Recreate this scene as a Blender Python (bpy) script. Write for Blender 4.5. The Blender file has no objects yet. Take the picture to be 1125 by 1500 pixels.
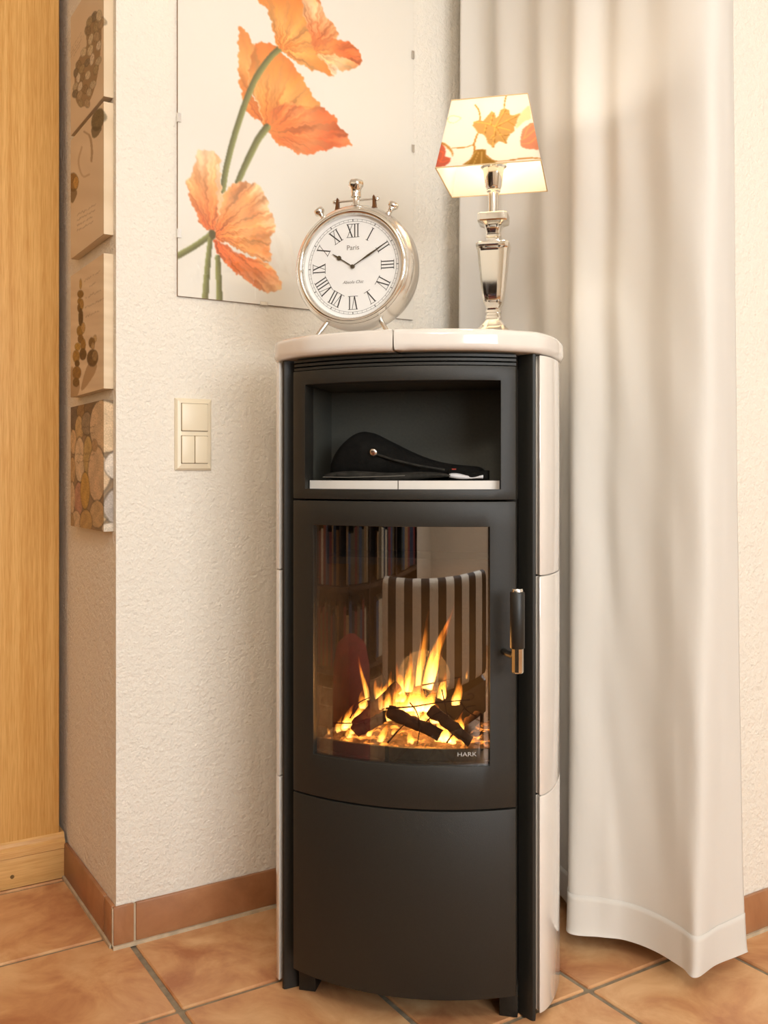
import bpy, bmesh, math, random
import numpy as np
from mathutils import Vector, Matrix

random.seed(7)
rng = np.random.default_rng(5)
scene = bpy.context.scene
COL = scene.collection
PI = math.pi

# ------------------------------------------------------------------ camera, world, lights, exposure
cam_d = bpy.data.cameras.new('camera')
cam = bpy.data.objects.new('camera', cam_d)
COL.objects.link(cam)
cam.location = (0, 0, 0.93)
cam.rotation_euler = (PI / 2, 0, -math.atan2(0.529, 0.8486))
cam_d.sensor_width = 36
cam_d.lens = 1395 / 1500 * 36
cam_d.shift_y = -55 / 1500
cam_d.clip_start = 0.05
scene.camera = cam

scene.view_settings.view_transform = 'Standard'
scene.view_settings.look = 'None'
scene.view_settings.gamma = 1
scene.view_settings.use_curve_mapping = False
scene.view_settings.exposure = 0.36
scene.cycles.use_denoising = True
scene.cycles.max_bounces = 10
scene.cycles.transparent_max_bounces = 16
scene.cycles.sample_clamp_indirect = 6

world = bpy.data.worlds.new('world')
scene.world = world
world.use_nodes = True
world.node_tree.nodes['Background'].inputs[0].default_value = (0.75, 0.86, 1.0, 1)
world.node_tree.nodes['Background'].inputs[1].default_value = 1.2


def light(name, kind, loc, energy, color, **kw):
    d = bpy.data.lights.new(name, kind)
    d.energy = energy
    d.color = color
    tgt = kw.pop('target', None)
    for k, v in kw.items():
        setattr(d, k, v)
    o = bpy.data.objects.new(name, d)
    o.location = loc
    if tgt is not None:
        o.rotation_euler = (Vector(tgt) - Vector(loc)).to_track_quat('-Z', 'Y').to_euler()
    COL.objects.link(o)
    return o


# daylight entering through the window in the rear wall
light('daylight', 'AREA', (0.6, -2.52, 1.62), 80, (0.92, 0.97, 1.0), shape='RECTANGLE', size=2.1, size_y=1.25,
      target=(0.9, 1.5, 1.1))
# warm fill light, added at an unseen ceiling fitting behind the camera
light('ceiling_fill_light', 'POINT', (-0.15, -0.35, 2.2), 35, (1.0, 0.92, 0.81), shadow_soft_size=0.16)


# ------------------------------------------------------------------ helpers
def lin(c):
    c = np.asarray(c, dtype=float) / 255.0
    return np.where(c <= 0.04045, c / 12.92, ((c + 0.055) / 1.055) ** 2.4)


def rgba(c):
    l = lin(c)
    return (float(l[0]), float(l[1]), float(l[2]), 1.0)


def new_mat(name):
    m = bpy.data.materials.new(name)
    m.use_nodes = True
    nt = m.node_tree
    b = nt.nodes['Principled BSDF']
    return m, nt, b


def mat(name, col, rough=0.5, metal=0.0, var=0.0, vscale=8.0, bump=0.0, bscale=60.0, stretch=(1, 1, 1), coat=0.0,
        rand=0.0, spec=0.5):
    """plain procedural material: colour varied by noise, fine relief by bump"""
    m, nt, b = new_mat(name)
    b.inputs['Roughness'].default_value = rough
    b.inputs['Metallic'].default_value = metal
    b.inputs['Coat Weight'].default_value = coat
    b.inputs['Coat Roughness'].default_value = 0.05
    b.inputs['Specular IOR Level'].default_value = spec
    tc = nt.nodes.new('ShaderNodeTexCoord')
    mp = nt.nodes.new('ShaderNodeMapping')
    mp.inputs['Scale'].default_value = stretch
    nt.links.new(tc.outputs['Object'], mp.inputs['Vector'])
    b.inputs['Base Color'].default_value = rgba(col)
    if var > 0 or rand > 0:
        n = nt.nodes.new('ShaderNodeTexNoise')
        n.inputs['Scale'].default_value = vscale
        n.inputs['Detail'].default_value = 6
        if rand > 0:
            oi = nt.nodes.new('ShaderNodeObjectInfo')
            n.noise_dimensions = '4D'
            mm = nt.nodes.new('ShaderNodeMath'); mm.operation = 'MULTIPLY'
            mm.inputs[1].default_value = 37.0
            nt.links.new(oi.outputs['Random'], mm.inputs[0])
            nt.links.new(mm.outputs[0], n.inputs['W'])
        nt.links.new(mp.outputs[0], n.inputs['Vector'])
        r = nt.nodes.new('ShaderNodeValToRGB')
        c = np.array(col, float)
        r.color_ramp.elements[0].position = 0.3
        r.color_ramp.elements[1].position = 0.7
        r.color_ramp.elements[0].color = rgba(np.clip(c * (1 - var), 0, 255))
        r.color_ramp.elements[1].color = rgba(np.clip(c * (1 + var), 0, 255))
        nt.links.new(n.outputs['Fac'], r.inputs['Fac'])
        nt.links.new(r.outputs['Color'], b.inputs['Base Color'])
    if bump > 0:
        n2 = nt.nodes.new('ShaderNodeTexNoise')
        n2.inputs['Scale'].default_value = bscale
        n2.inputs['Detail'].default_value = 3
        nt.links.new(mp.outputs[0], n2.inputs['Vector'])
        bp = nt.nodes.new('ShaderNodeBump')
        bp.inputs['Strength'].default_value = 1.0
        bp.inputs['Distance'].default_value = bump
        nt.links.new(n2.outputs['Fac'], bp.inputs['Height'])
        nt.links.new(bp.outputs[0], b.inputs['Normal'])
    return m


def print_mat(name, rough=0.6, translucent=0.0):
    """flat print: colours carried by the 'print' colour attribute"""
    m, nt, b = new_mat(name)
    a = nt.nodes.new('ShaderNodeAttribute')
    a.attribute_name = 'print'
    nt.links.new(a.outputs['Color'], b.inputs['Base Color'])
    b.inputs['Roughness'].default_value = rough
    if translucent > 0:
        t = nt.nodes.new('ShaderNodeBsdfTranslucent')
        nt.links.new(a.outputs['Color'], t.inputs['Color'])
        mx = nt.nodes.new('ShaderNodeMixShader')
        mx.inputs[0].default_value = translucent
        nt.links.new(b.outputs[0], mx.inputs[1])
        nt.links.new(t.outputs[0], mx.inputs[2])
        nt.links.new(mx.outputs[0], nt.nodes['Material Output'].inputs['Surface'])
    return m


def pane_mat(name, ior=1.5, tint=(1, 1, 1, 1), rough=0.0):
    m = bpy.data.materials.new(name)
    m.use_nodes = True
    nt = m.node_tree
    nt.nodes.remove(nt.nodes['Principled BSDF'])
    t = nt.nodes.new('ShaderNodeBsdfTransparent')
    t.inputs[0].default_value = tint
    g = nt.nodes.new('ShaderNodeBsdfGlossy')
    g.inputs['Roughness'].default_value = rough
    # Schlick reflectance, the same from both sides of the pane
    lw = nt.nodes.new('ShaderNodeLayerWeight')
    lw.inputs['Blend'].default_value = 0.5
    pw = nt.nodes.new('ShaderNodeMath'); pw.operation = 'POWER'; pw.inputs[1].default_value = 5.0
    nt.links.new(lw.outputs['Facing'], pw.inputs[0])
    f = nt.nodes.new('ShaderNodeMapRange')
    f.inputs['To Min'].default_value = ((ior - 1) / (ior + 1)) ** 2
    f.inputs['To Max'].default_value = 1.0
    nt.links.new(pw.outputs[0], f.inputs['Value'])
    mx = nt.nodes.new('ShaderNodeMixShader')
    nt.links.new(f.outputs[0], mx.inputs[0])
    nt.links.new(t.outputs[0], mx.inputs[1])
    nt.links.new(g.outputs[0], mx.inputs[2])
    nt.links.new(mx.outputs[0], nt.nodes['Material Output'].inputs['Surface'])
    return m


def emit_mat(name, col, strength):
    m, nt, b = new_mat(name)
    b.inputs['Base Color'].default_value = rgba(col)
    b.inputs['Emission Color'].default_value = rgba(col)
    b.inputs['Emission Strength'].default_value = strength
    return m


def obj(name, verts, faces, m, parent=None, smooth=False, auto=None):
    me = bpy.data.meshes.new(name)
    me.from_pydata([tuple(v) for v in verts], [], faces)
    return from_mesh(name, me, m, parent, smooth, auto)


def from_mesh(name, me, m, parent=None, smooth=False, auto=None):
    bm = bmesh.new()
    bm.from_mesh(me)
    bmesh.ops.recalc_face_normals(bm, faces=bm.faces)
    if auto is not None:
        for e in bm.edges:
            if len(e.link_faces) == 2 and e.calc_face_angle(0) > auto:
                e.smooth = False
        smooth = True
    for f in bm.faces:
        f.smooth = smooth
    bm.to_mesh(me)
    bm.free()
    if m is not None:
        me.materials.append(m)
    o = bpy.data.objects.new(name, me)
    COL.objects.link(o)
    if parent is not None:
        o.parent = parent
    return o


class MB:
    """collects shapes that belong to one piece"""
    def __init__(self):
        self.v = []
        self.f = []

    def add(self, v, f):
        n = len(self.v)
        self.v += [tuple(p) for p in v]
        self.f += [tuple(i + n for i in q) for q in f]
        return self

    def box(self, x0, x1, y0, y1, z0, z1):
        v = [(x0, y0, z0), (x1, y0, z0), (x1, y1, z0), (x0, y1, z0), (x0, y0, z1), (x1, y0, z1), (x1, y1, z1), (x0, y1, z1)]
        return self.add(v, [(0, 3, 2, 1), (4, 5, 6, 7), (0, 1, 5, 4), (1, 2, 6, 5), (2, 3, 7, 6), (3, 0, 4, 7)])

    def build(self, name, m, parent=None, bevel=0.0, seg=2, smooth=False, auto=None):
        me = bpy.data.meshes.new(name)
        me.from_pydata(self.v, [], self.f)
        if bevel > 0:
            bm = bmesh.new()
            bm.from_mesh(me)
            bmesh.ops.recalc_face_normals(bm, faces=bm.faces)
            bmesh.ops.bevel(bm, geom=list(bm.edges), offset=bevel, segments=seg, affect='EDGES', profile=0.5)
            bm.to_mesh(me)
            bm.free()
            if auto is None:
                auto = 0.6
        return from_mesh(name, me, m, parent, smooth, auto)


def lathe(profile, n=48, axis='Z'):
    v, f = [], []
    k = len(profile)
    for i in range(n):
        a = 2 * PI * i / n
        for r, h in profile:
            if axis == 'Z':
                v.append((r * math.cos(a), r * math.sin(a), h))
            else:
                v.append((r * math.cos(a), h, r * math.sin(a)))
    for i in range(n):
        j = (i + 1) % n
        for q in range(k - 1):
            f.append((i * k + q, j * k + q, j * k + q + 1, i * k + q + 1))
    v, f = list(v), list(f)
    for q in (0, k - 1):
        if profile[q][0] > 1e-6:
            f.append(tuple(i * k + q for i in range(n)))
    return v, f


def tube(pts, radii, n=10, cap=True):
    pts = [Vector(p) for p in pts]
    if not hasattr(radii, '__len__'):
        radii = [radii] * len(pts)
    v, f = [], []
    up = Vector((0.13, 0.27, 0.95)).normalized()
    for i, p in enumerate(pts):
        a = pts[max(i - 1, 0)]
        b = pts[min(i + 1, len(pts) - 1)]
        t = (b - a).normalized()
        s = t.cross(up)
        if s.length < 0.05:
            s = t.cross(Vector((1, 0, 0)))
        s.normalize()
        w = s.cross(t)
        for k in range(n):
            an = 2 * PI * k / n
            v.append(p + (s * math.cos(an) + w * math.sin(an)) * radii[i])
    for i in range(len(pts) - 1):
        for k in range(n):
            l = (k + 1) % n
            f.append((i * n + k, i * n + l, (i + 1) * n + l, (i + 1) * n + k))
    if cap:
        f.append(tuple(range(n)))
        f.append(tuple((len(pts) - 1) * n + k for k in range(n)))
    return v, f


def catmull(P, per=8, closed=False):
    P = [np.array(p, float) for p in P]
    n = len(P)
    out = []
    rngi = range(n) if closed else range(n - 1)
    for i in rngi:
        if closed:
            a, b, c, d = P[i - 1], P[i], P[(i + 1) % n], P[(i + 2) % n]
        else:
            b, c = P[i], P[i + 1]
            a = P[i - 1] if i > 0 else 2 * b - c
            d = P[i + 2] if i + 2 < n else 2 * c - b
        for k in range(per):
            t = k / per
            out.append(0.5 * (2 * b + (c - a) * t + (2 * a - 5 * b + 4 * c - d) * t * t + (3 * b - a - 3 * c + d) * t ** 3))
    if not closed:
        out.append(P[-1])
    return np.array(out)


def empty(name, loc, rz=0.0):
    o = bpy.data.objects.new(name, None)
    o.empty_display_size = 0.05
    o.location = loc
    o.rotation_euler = (0, 0, rz)
    COL.objects.link(o)
    return o


def tag(o, label, cat, group=None):
    o['label'] = label
    o['category'] = cat
    if group:
        o['group'] = group
    return o


def structure(o, label=None):
    o['kind'] = 'structure'
    if label:
        o['label'] = label
    return o


def text_mesh(body, size, extrude=0.0, shear=0.0):
    cu = bpy.data.curves.new('lettering', 'FONT')
    cu.body = body
    cu.size = size
    cu.extrude = extrude
    cu.align_x = 'CENTER'
    cu.align_y = 'CENTER'
    cu.shear = shear
    cu.resolution_u = 3
    t = bpy.data.objects.new('lettering', cu)
    COL.objects.link(t)
    dg = bpy.context.evaluated_depsgraph_get()
    me = bpy.data.meshes.new_from_object(t.evaluated_get(dg))
    bpy.data.objects.remove(t)
    return me


# ---- painting of flat prints into a colour attribute -------------------------------------------
class Paint:
    """a print: X, Y are the drawing coordinates of every vertex, C its colour (sRGB 0..255)"""
    def __init__(self, X, Y, base):
        self.X, self.Y = X, Y
        self.C = np.zeros(X.shape + (3,))
        self.C[:] = base

    def mask_poly(self, poly):
        X, Y = self.X, self.Y
        inside = np.zeros(X.shape, bool)
        n = len(poly)
        for i in range(n):
            x0, y0 = poly[i]
            x1, y1 = poly[(i + 1) % n]
            if y0 == y1:
                continue
            c = ((Y > y0) != (Y > y1)) & (X < (x1 - x0) * (Y - y0) / (y1 - y0) + x0)
            inside ^= c
        return inside.astype(float)

    @staticmethod
    def soft(m, it=1):
        for _ in range(it):
            p = np.pad(m, 1, mode='edge')
            m = (p[:-2, 1:-1] + p[2:, 1:-1] + p[1:-1, :-2] + p[1:-1, 2:] + 2 * m) / 6
        return m

    def blend(self, m, col):
        m = m[..., None]
        self.C = self.C * (1 - m) + np.asarray(col, float) * m

    def poly(self, pts, col, smooth=5, soft=1, alpha=1.0):
        if smooth:
            pts = catmull(pts, smooth, closed=True)
        m = self.soft(self.mask_poly(pts), soft) * alpha
        self.blend(m, col)
        return m

    def line(self, pts, w, col, col2=None, soft=1, alpha=1.0):
        pts = catmull(pts, 8)
        if not hasattr(w, '__len__'):
            w = [w, w]
        best = np.full(self.X.shape, 1e9)
        side = np.zeros(self.X.shape)
        for i in range(len(pts) - 1):
            a, b = pts[i], pts[i + 1]
            d = b - a
            L = max(d @ d, 1e-9)
            t = np.clip(((self.X - a[0]) * d[0] + (self.Y - a[1]) * d[1]) / L, 0, 1)
            dx = self.X - a[0] - t * d[0]
            dy = self.Y - a[1] - t * d[1]
            ww = w[0] + (w[1] - w[0]) * (i + t) / (len(pts) - 1)
            q = np.hypot(dx, dy) / (ww / 2)
            s = np.sign(d[0] * dy - d[1] * dx) * q
            k = q < best
            best = np.where(k, q, best)
            side = np.where(k, s, side)
        m = self.soft((best < 1).astype(float), soft) * alpha
        if col2 is not None:
            f = np.clip(side * 0.5 + 0.5, 0, 1)[..., None]
            c = np.asarray(col, float) * (1 - f) + np.asarray(col2, float) * f
            self.C = self.C * (1 - m[..., None]) + c * m[..., None]
        else:
            self.blend(m, col)

    def petal(self, pts, base, cols, streak=0.12, freq=40, seed=0, length=None, soft=1):
        """a petal with streaks fanning out from its base point"""
        pts = catmull(pts, 5, closed=True)
        m = self.soft(self.mask_poly(pts), soft)
        r = np.hypot(self.X - base[0], self.Y - base[1])
        a = np.arctan2(self.Y - base[1], self.X - base[0])
        L = length or np.max(np.hypot(pts[:, 0] - base[0], pts[:, 1] - base[1]))
        t = np.clip(r / L, 0, 1)
        g = np.random.default_rng(seed)
        st = np.zeros_like(r)
        for k in range(5):
            st += np.sin(a * freq * (0.35 + 0.4 * k) + g.uniform(0, 6) + 1.5 * np.sin(t * 5 + g.uniform(0, 6))) / (1 + 0.5 * k)
        big = np.sin(a * 5 + g.uniform(0, 6) + 2 * t) * 0.5
        n = len(cols) - 1
        c = np.zeros(self.C.shape)
        tt = np.clip(t + 0.10 * big + 0.05 * st, 0, 0.9999) * n
        i = tt.astype(int)
        fr = (tt - i)[..., None]
        arr = np.array(cols, float)
        c = arr[i] * (1 - fr) + arr[np.minimum(i + 1, n)] * fr
        fold = np.sin(a * 11 + 3.0 * t + g.uniform(0, 6)) * np.sin(t * 6 + g.uniform(0, 6))
        edge = np.clip((t - 0.55) / 0.45, 0, 1) * np.sin(a * 17 + g.uniform(0, 6))
        c = c * (1 + streak * (0.35 * st + 0.5 * big + 0.7 * fold + 0.6 * edge)[..., None])
        self.C = self.C * (1 - m[..., None]) + np.clip(c, 0, 255) * m[..., None]

    def stone(self, cx, cy, rx, ry, col, ang=0.0, alpha=1.0, lightdir=(-0.4, -0.6)):
        ca, sa = math.cos(ang), math.sin(ang)
        dx, dy = self.X - cx, self.Y - cy
        u = (dx * ca + dy * sa) / rx
        v = (-dx * sa + dy * ca) / ry
        q = np.hypot(u, v)
        rim = self.soft((q < 1.09).astype(float), 1) * 0.5 * alpha
        self.blend(rim, np.array(col) * 0.5)
        m = self.soft((q < 1).astype(float), 1) * alpha
        sp = 0.04 * np.sin(u * 5 + 2 * np.sin(v * 4)) + rng.normal(0, 0.05, u.shape)
        mottle = np.clip(1 + sp, 0, 2)[..., None]
        c = np.clip(np.array(col, float) * mottle, 0, 255)
        self.C = self.C * (1 - m[..., None]) + c * m[..., None]

    def apply(self, me):
        at = me.color_attributes.new('print', 'FLOAT_COLOR', 'POINT')
        L = lin(np.clip(self.C, 0, 255)).reshape(-1, 3)
        buf = np.ones((L.shape[0], 4), np.float32)
        buf[:, :3] = L
        at.data.foreach_set('color', buf.ravel())


def grid_faces(nr, nc):
    i = np.arange(nr - 1)[:, None] * nc + np.arange(nc - 1)[None, :]
    return np.stack([i, i + 1, i + nc + 1, i + nc], -1).reshape(-1, 4).tolist()


def quad_map(q, a, b):
    """bilinear point in a quad TL, TR, BR, BL of image coordinates"""
    TL, TR, BR, BL = [np.array(p, float) for p in q]
    x = (TL[0] * (1 - a) + TR[0] * a) * (1 - b) + (BL[0] * (1 - a) + BR[0] * a) * b
    y = (TL[1] * (1 - a) + TR[1] * a) * (1 - b) + (BL[1] * (1 - a) + BR[1] * a) * b
    return x, y


# ------------------------------------------------------------------ materials
def plaster(name, col):
    m, nt, b = new_mat(name)
    b.inputs['Base Color'].default_value = rgba(col)
    b.inputs['Roughness'].default_value = 0.9
    b.inputs['Specular IOR Level'].default_value = 0.15
    tc = nt.nodes.new('ShaderNodeTexCoord')
    h = None
    for sc, w in ((85, 1.0), (210, 0.55), (34, 0.5)):
        n = nt.nodes.new('ShaderNodeTexNoise')
        n.inputs['Scale'].default_value = sc
        n.inputs['Detail'].default_value = 2
        nt.links.new(tc.outputs['Object'], n.inputs['Vector'])
        mm = nt.nodes.new('ShaderNodeMath'); mm.operation = 'MULTIPLY'; mm.inputs[1].default_value = w
        nt.links.new(n.outputs['Fac'], mm.inputs[0])
        if h is None:
            h = mm
        else:
            ad = nt.nodes.new('ShaderNodeMath'); ad.operation = 'ADD'
            nt.links.new(h.outputs[0], ad.inputs[0]); nt.links.new(mm.outputs[0], ad.inputs[1])
            h = ad
    bp = nt.nodes.new('ShaderNodeBump')
    bp.inputs['Strength'].default_value = 0.8
    bp.inputs['Distance'].default_value = 0.0048
    nt.links.new(h.outputs[0], bp.inputs['Height'])
    nt.links.new(bp.outputs[0], b.inputs['Normal'])
    return m


M = {}
M['plaster'] = plaster('rough_plaster', (238, 230, 216))
M['ceiling'] = mat('ceiling_paint', (240, 238, 232), 0.9)
M['grout'] = mat('grey_grout', (142, 128, 106), 0.95, var=0.12, vscale=40, bump=0.001, bscale=300)
M['grout_light'] = mat('pale_grout', (196, 178, 150), 0.95, var=0.08, vscale=40)


def terracotta(name, c0, c1, c2, rough):
    m, nt, b = new_mat(name)
    tc = nt.nodes.new('ShaderNodeTexCoord')
    oi = nt.nodes.new('ShaderNodeObjectInfo')
    mm = nt.nodes.new('ShaderNodeMath'); mm.operation = 'MULTIPLY'; mm.inputs[1].default_value = 53.0
    nt.links.new(oi.outputs['Random'], mm.inputs[0])
    n = nt.nodes.new('ShaderNodeTexNoise')
    n.noise_dimensions = '4D'
    n.inputs['Scale'].default_value = 6.5
    n.inputs['Detail'].default_value = 7
    n.inputs['Roughness'].default_value = 0.6
    n.inputs['Distortion'].default_value = 0.8
    nt.links.new(tc.outputs['Object'], n.inputs['Vector'])
    nt.links.new(mm.outputs[0], n.inputs['W'])
    r = nt.nodes.new('ShaderNodeValToRGB')
    e = r.color_ramp.elements
    e[0].position = 0.34; e[0].color = rgba(c0)
    e[1].position = 0.66; e[1].color = rgba(c2)
    k = e.new(0.5); k.color = rgba(c1)
    nt.links.new(n.outputs['Fac'], r.inputs['Fac'])
    nt.links.new(r.outputs['Color'], b.inputs['Base Color'])
    b.inputs['Roughness'].default_value = rough
    bp = nt.nodes.new('ShaderNodeBump')
    bp.inputs['Strength'].default_value = 0.3
    bp.inputs['Distance'].default_value = 0.002
    nt.links.new(n.outputs['Fac'], bp.inputs['Height'])
    nt.links.new(bp.outputs[0], b.inputs['Normal'])
    return m


M['tile'] = terracotta('terracotta_floor', (178, 116, 76), (208, 154, 106), (228, 184, 134), 0.40)
M['skirt'] = terracotta('terracotta_skirting', (146, 98, 64), (166, 114, 76), (182, 130, 90), 0.35)


def oak(name, c0, c1, level=False):
    m, nt, b = new_mat(name)
    tc = nt.nodes.new('ShaderNodeTexCoord')
    out = None
    facs = []
    for sc, st in ((5, (16, 16, 0.22)), (36, (11, 11, 0.45))):
        mp = nt.nodes.new('ShaderNodeMapping')
        mp.inputs['Scale'].default_value = (st[2], st[0], st[1]) if level else st
        nt.links.new(tc.outputs['Object'], mp.inputs['Vector'])
        n = nt.nodes.new('ShaderNodeTexNoise')
        n.inputs['Scale'].default_value = sc
        n.inputs['Detail'].default_value = 5
        n.inputs['Distortion'].default_value = 0.4
        nt.links.new(mp.outputs[0], n.inputs['Vector'])
        facs.append(n)
    mx = nt.nodes.new('ShaderNodeMath'); mx.operation = 'ADD'
    nt.links.new(facs[0].outputs['Fac'], mx.inputs[0]); nt.links.new(facs[1].outputs['Fac'], mx.inputs[1])
    hf = nt.nodes.new('ShaderNodeMath'); hf.operation = 'MULTIPLY'; hf.inputs[1].default_value = 0.5
    nt.links.new(mx.outputs[0], hf.inputs[0])
    r = nt.nodes.new('ShaderNodeValToRGB')
    r.color_ramp.elements[0].position = 0.36; r.color_ramp.elements[0].color = rgba(c0)
    r.color_ramp.elements[1].position = 0.62; r.color_ramp.elements[1].color = rgba(c1)
    nt.links.new(hf.outputs[0], r.inputs['Fac'])
    nt.links.new(r.outputs['Color'], b.inputs['Base Color'])
    b.inputs['Roughness'].default_value = 0.42
    return m


M['oak'] = oak('honey_oak', (204, 146, 72), (230, 180, 108))
M['oak_pale'] = oak('plinth_oak', (204, 150, 84), (228, 182, 116), True)
M['knot'] = mat('dark_knot', (112, 84, 40), 0.6)
M['steel'] = mat('black_stove_paint', (37, 35, 30), 0.48, var=0.04, vscale=300, bump=0.0002, bscale=900, spec=0.4)
M['steel_in'] = mat('niche_black', (64, 63, 55), 0.6, var=0.05, vscale=200)
M['ceramic'] = mat('cream_glaze', (226, 219, 210), 0.12, var=0.012, vscale=14, coat=0.6)
M['firebrick'] = mat('dark_firebrick', (40, 35, 30), 0.9, var=0.25, vscale=12, bump=0.001, bscale=90)  # lining colour darkened to hold down the fire's glow on it
M['chrome'] = mat('polished_nickel', (230, 228, 222), 0.08, 1.0)
M['chrome_b'] = mat('brushed_nickel', (232, 230, 226), 0.22, 1.0)
M['brass'] = mat('aged_bracket', (120, 84, 56), 0.35, 1.0)
M['black_grip'] = mat('black_grip', (30, 29, 25), 0.45)
M['stove_glass'] = pane_mat('stove_glass', 2.5, (0.93, 0.92, 0.9, 1))
M['pane'] = pane_mat('clear_pane', 1.45)
M['window_pane'] = pane_mat('window_pane', 1.45)
M['switch'] = mat('cream_plastic', (236, 222, 194), 0.35)
M['gap'] = mat('switch_gap', (120, 98, 70), 0.8)
M['dial'] = mat('dial_paper', (236, 234, 230), 0.6)
M['ink'] = mat('black_ink', (40, 36, 32), 0.6)
M['ink_grey'] = mat('grey_ink', (120, 112, 104), 0.6)
M['hand'] = mat('bronze_hand', (74, 62, 40), 0.4, 0.5)
M['glove'] = mat('black_suede', (20, 19, 17), 0.95, var=0.2, vscale=60, bump=0.0015, bscale=160, spec=0.1)
M['glove_grey'] = mat('worn_suede', (46, 44, 40), 0.95, var=0.25, vscale=60, bump=0.0015, bscale=160, spec=0.1)
M['lining'] = mat('white_lining', (206, 204, 206), 0.9, bump=0.001, bscale=200)
M['red'] = mat('red_thread', (150, 50, 36), 0.8)
M['curtain'] = None
M['white_frame'] = mat('white_window_frame', (236, 234, 228), 0.4)
M['back_board'] = mat('hardboard', (150, 120, 86), 0.8)
M['canvas_edge'] = mat('canvas_wrap', (214, 196, 172), 0.85)
M['poster'] = print_mat('poppy_print', 0.55)
M['canvas_print'] = print_mat('canvas_print', 0.8)
M['shade'] = print_mat('shade_fabric', 0.9, 0.6)
M['shade_edge'] = mat('shade_binding', (222, 196, 150), 0.9)
M['bark'] = mat('charred_bark', (58, 38, 24), 0.95, var=0.45, vscale=30, bump=0.004, bscale=60)
M['twig'] = mat('charred_twig', (46, 26, 16), 0.9)
M['ash'] = mat('ash_bed', (104, 84, 66), 1.0, var=0.35, vscale=60, bump=0.004, bscale=120)
nt = M['ash'].node_tree
_n = nt.nodes.new('ShaderNodeTexNoise'); _n.inputs['Scale'].default_value = 42; _n.inputs['Detail'].default_value = 3
_tc = nt.nodes.new('ShaderNodeTexCoord'); nt.links.new(_tc.outputs['Object'], _n.inputs['Vector'])
_r = nt.nodes.new('ShaderNodeMapRange')
_r.inputs['From Min'].default_value = 0.54; _r.inputs['From Max'].default_value = 0.72; _r.inputs['To Max'].default_value = 3.0
nt.links.new(_n.outputs['Fac'], _r.inputs['Value'])
nt.links.new(_r.outputs[0], nt.nodes['Principled BSDF'].inputs['Emission Strength'])
nt.nodes['Principled BSDF'].inputs['Emission Color'].default_value = (1.0, 0.30, 0.04, 1)

# ------------------------------------------------------------------ the room
ZC = 2.45
AX, AY = 0.544, 1.87          # outer corner of the alcove wall
CX, DY = 1.47, 1.246          # alcove side wall, right wall


def wall(name, x0, x1, y0, y1, z0=0.0, z1=ZC, m='plaster', label=None):
    o = MB().box(x0, x1, y0, y1, z0, z1).build(name, M[m])
    return structure(o, label)


wall('wall_alcove', AX, CX, AY, 2.96, label='cream rough plastered wall behind the stove')
wall('wall_right', CX, 3.1, DY, 1.86, label='pale rough plastered wall right of the curtain')
wall('wall_end', 3.0, 3.1, -2.4, DY)
wall('wall_left', -2.1, -2.0, -2.4, 2.96)
wall('wall_far', -2.0, AX, 2.9, 2.96)
rear = MB().box(-2.0, -0.45, -2.4, -2.3, 0, ZC).box(1.65, 3.0, -2.4, -2.3, 0, ZC).box(-0.45, 1.65, -2.4, -2.3, 2.28, ZC).box(-0.45, 1.65, -2.4, -2.3, 0, 0.96)
structure(rear.build('wall_rear', M['plaster']))
wall('ceiling', -2.1, 3.1, -2.4, 2.96, ZC, ZC + 0.08, 'ceiling')

win = structure(empty('window_1', (0.6, -2.35, 0.96)), 'white framed window letting in daylight')
fr = MB().box(-1.05, -0.98, -0.03, 0.03, 0, 1.32).box(0.98, 1.05, -0.03, 0.03, 0, 1.32).box(-0.98, 0.98, -0.03, 0.03, 0, 0.07)
fr.box(-0.98, 0.98, -0.03, 0.03, 1.25, 1.32).box(-0.04, 0.04, -0.03, 0.03, 0.07, 1.25)
fr.build('window_frame', M['white_frame'], win)
for x0, x1 in ((-0.98, -0.04), (0.04, 0.98)):
    MB().box(x0, x1, -0.003, 0.003, 0.07, 1.25).build('pane', M['window_pane'], win)

# floor: grout bed with single terracotta tiles
floor = structure(MB().box(-2.1, 3.1, -2.4, 2.96, -0.06, -0.005).build('floor', M['grout']), 'terracotta tiled floor with grey joints')
TXS, TYS = 0.3245, 0.3265
tb = MB().box(-TXS / 2 + 0.0055, TXS / 2 - 0.0055, -TYS / 2 + 0.0055, TYS / 2 - 0.0055, -0.010, 0.0)
tile0 = tb.build('tile', M['tile'], floor, bevel=0.0025, seg=1)
first = True
for i in range(-9, 9):
    for j in range(-14, 5):
        cx = 0.575 + (i + 0.5) * TXS
        cy = 1.5905 + (j + 0.5) * TYS
        if not (-2.0 < cx < 3.0 and -2.3 < cy < 2.9):
            continue
        if (cx > AX + 0.1 and cy > AY + 0.1) or (cx > CX + 0.1 and cy > DY + 0.1):
            continue
        if first:
            t = tile0; first = False
        else:
            t = tile0.copy(); COL.objects.link(t); t.parent = floor
        t.location = (cx, cy, random.uniform(-0.0006, 0.0002))


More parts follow.
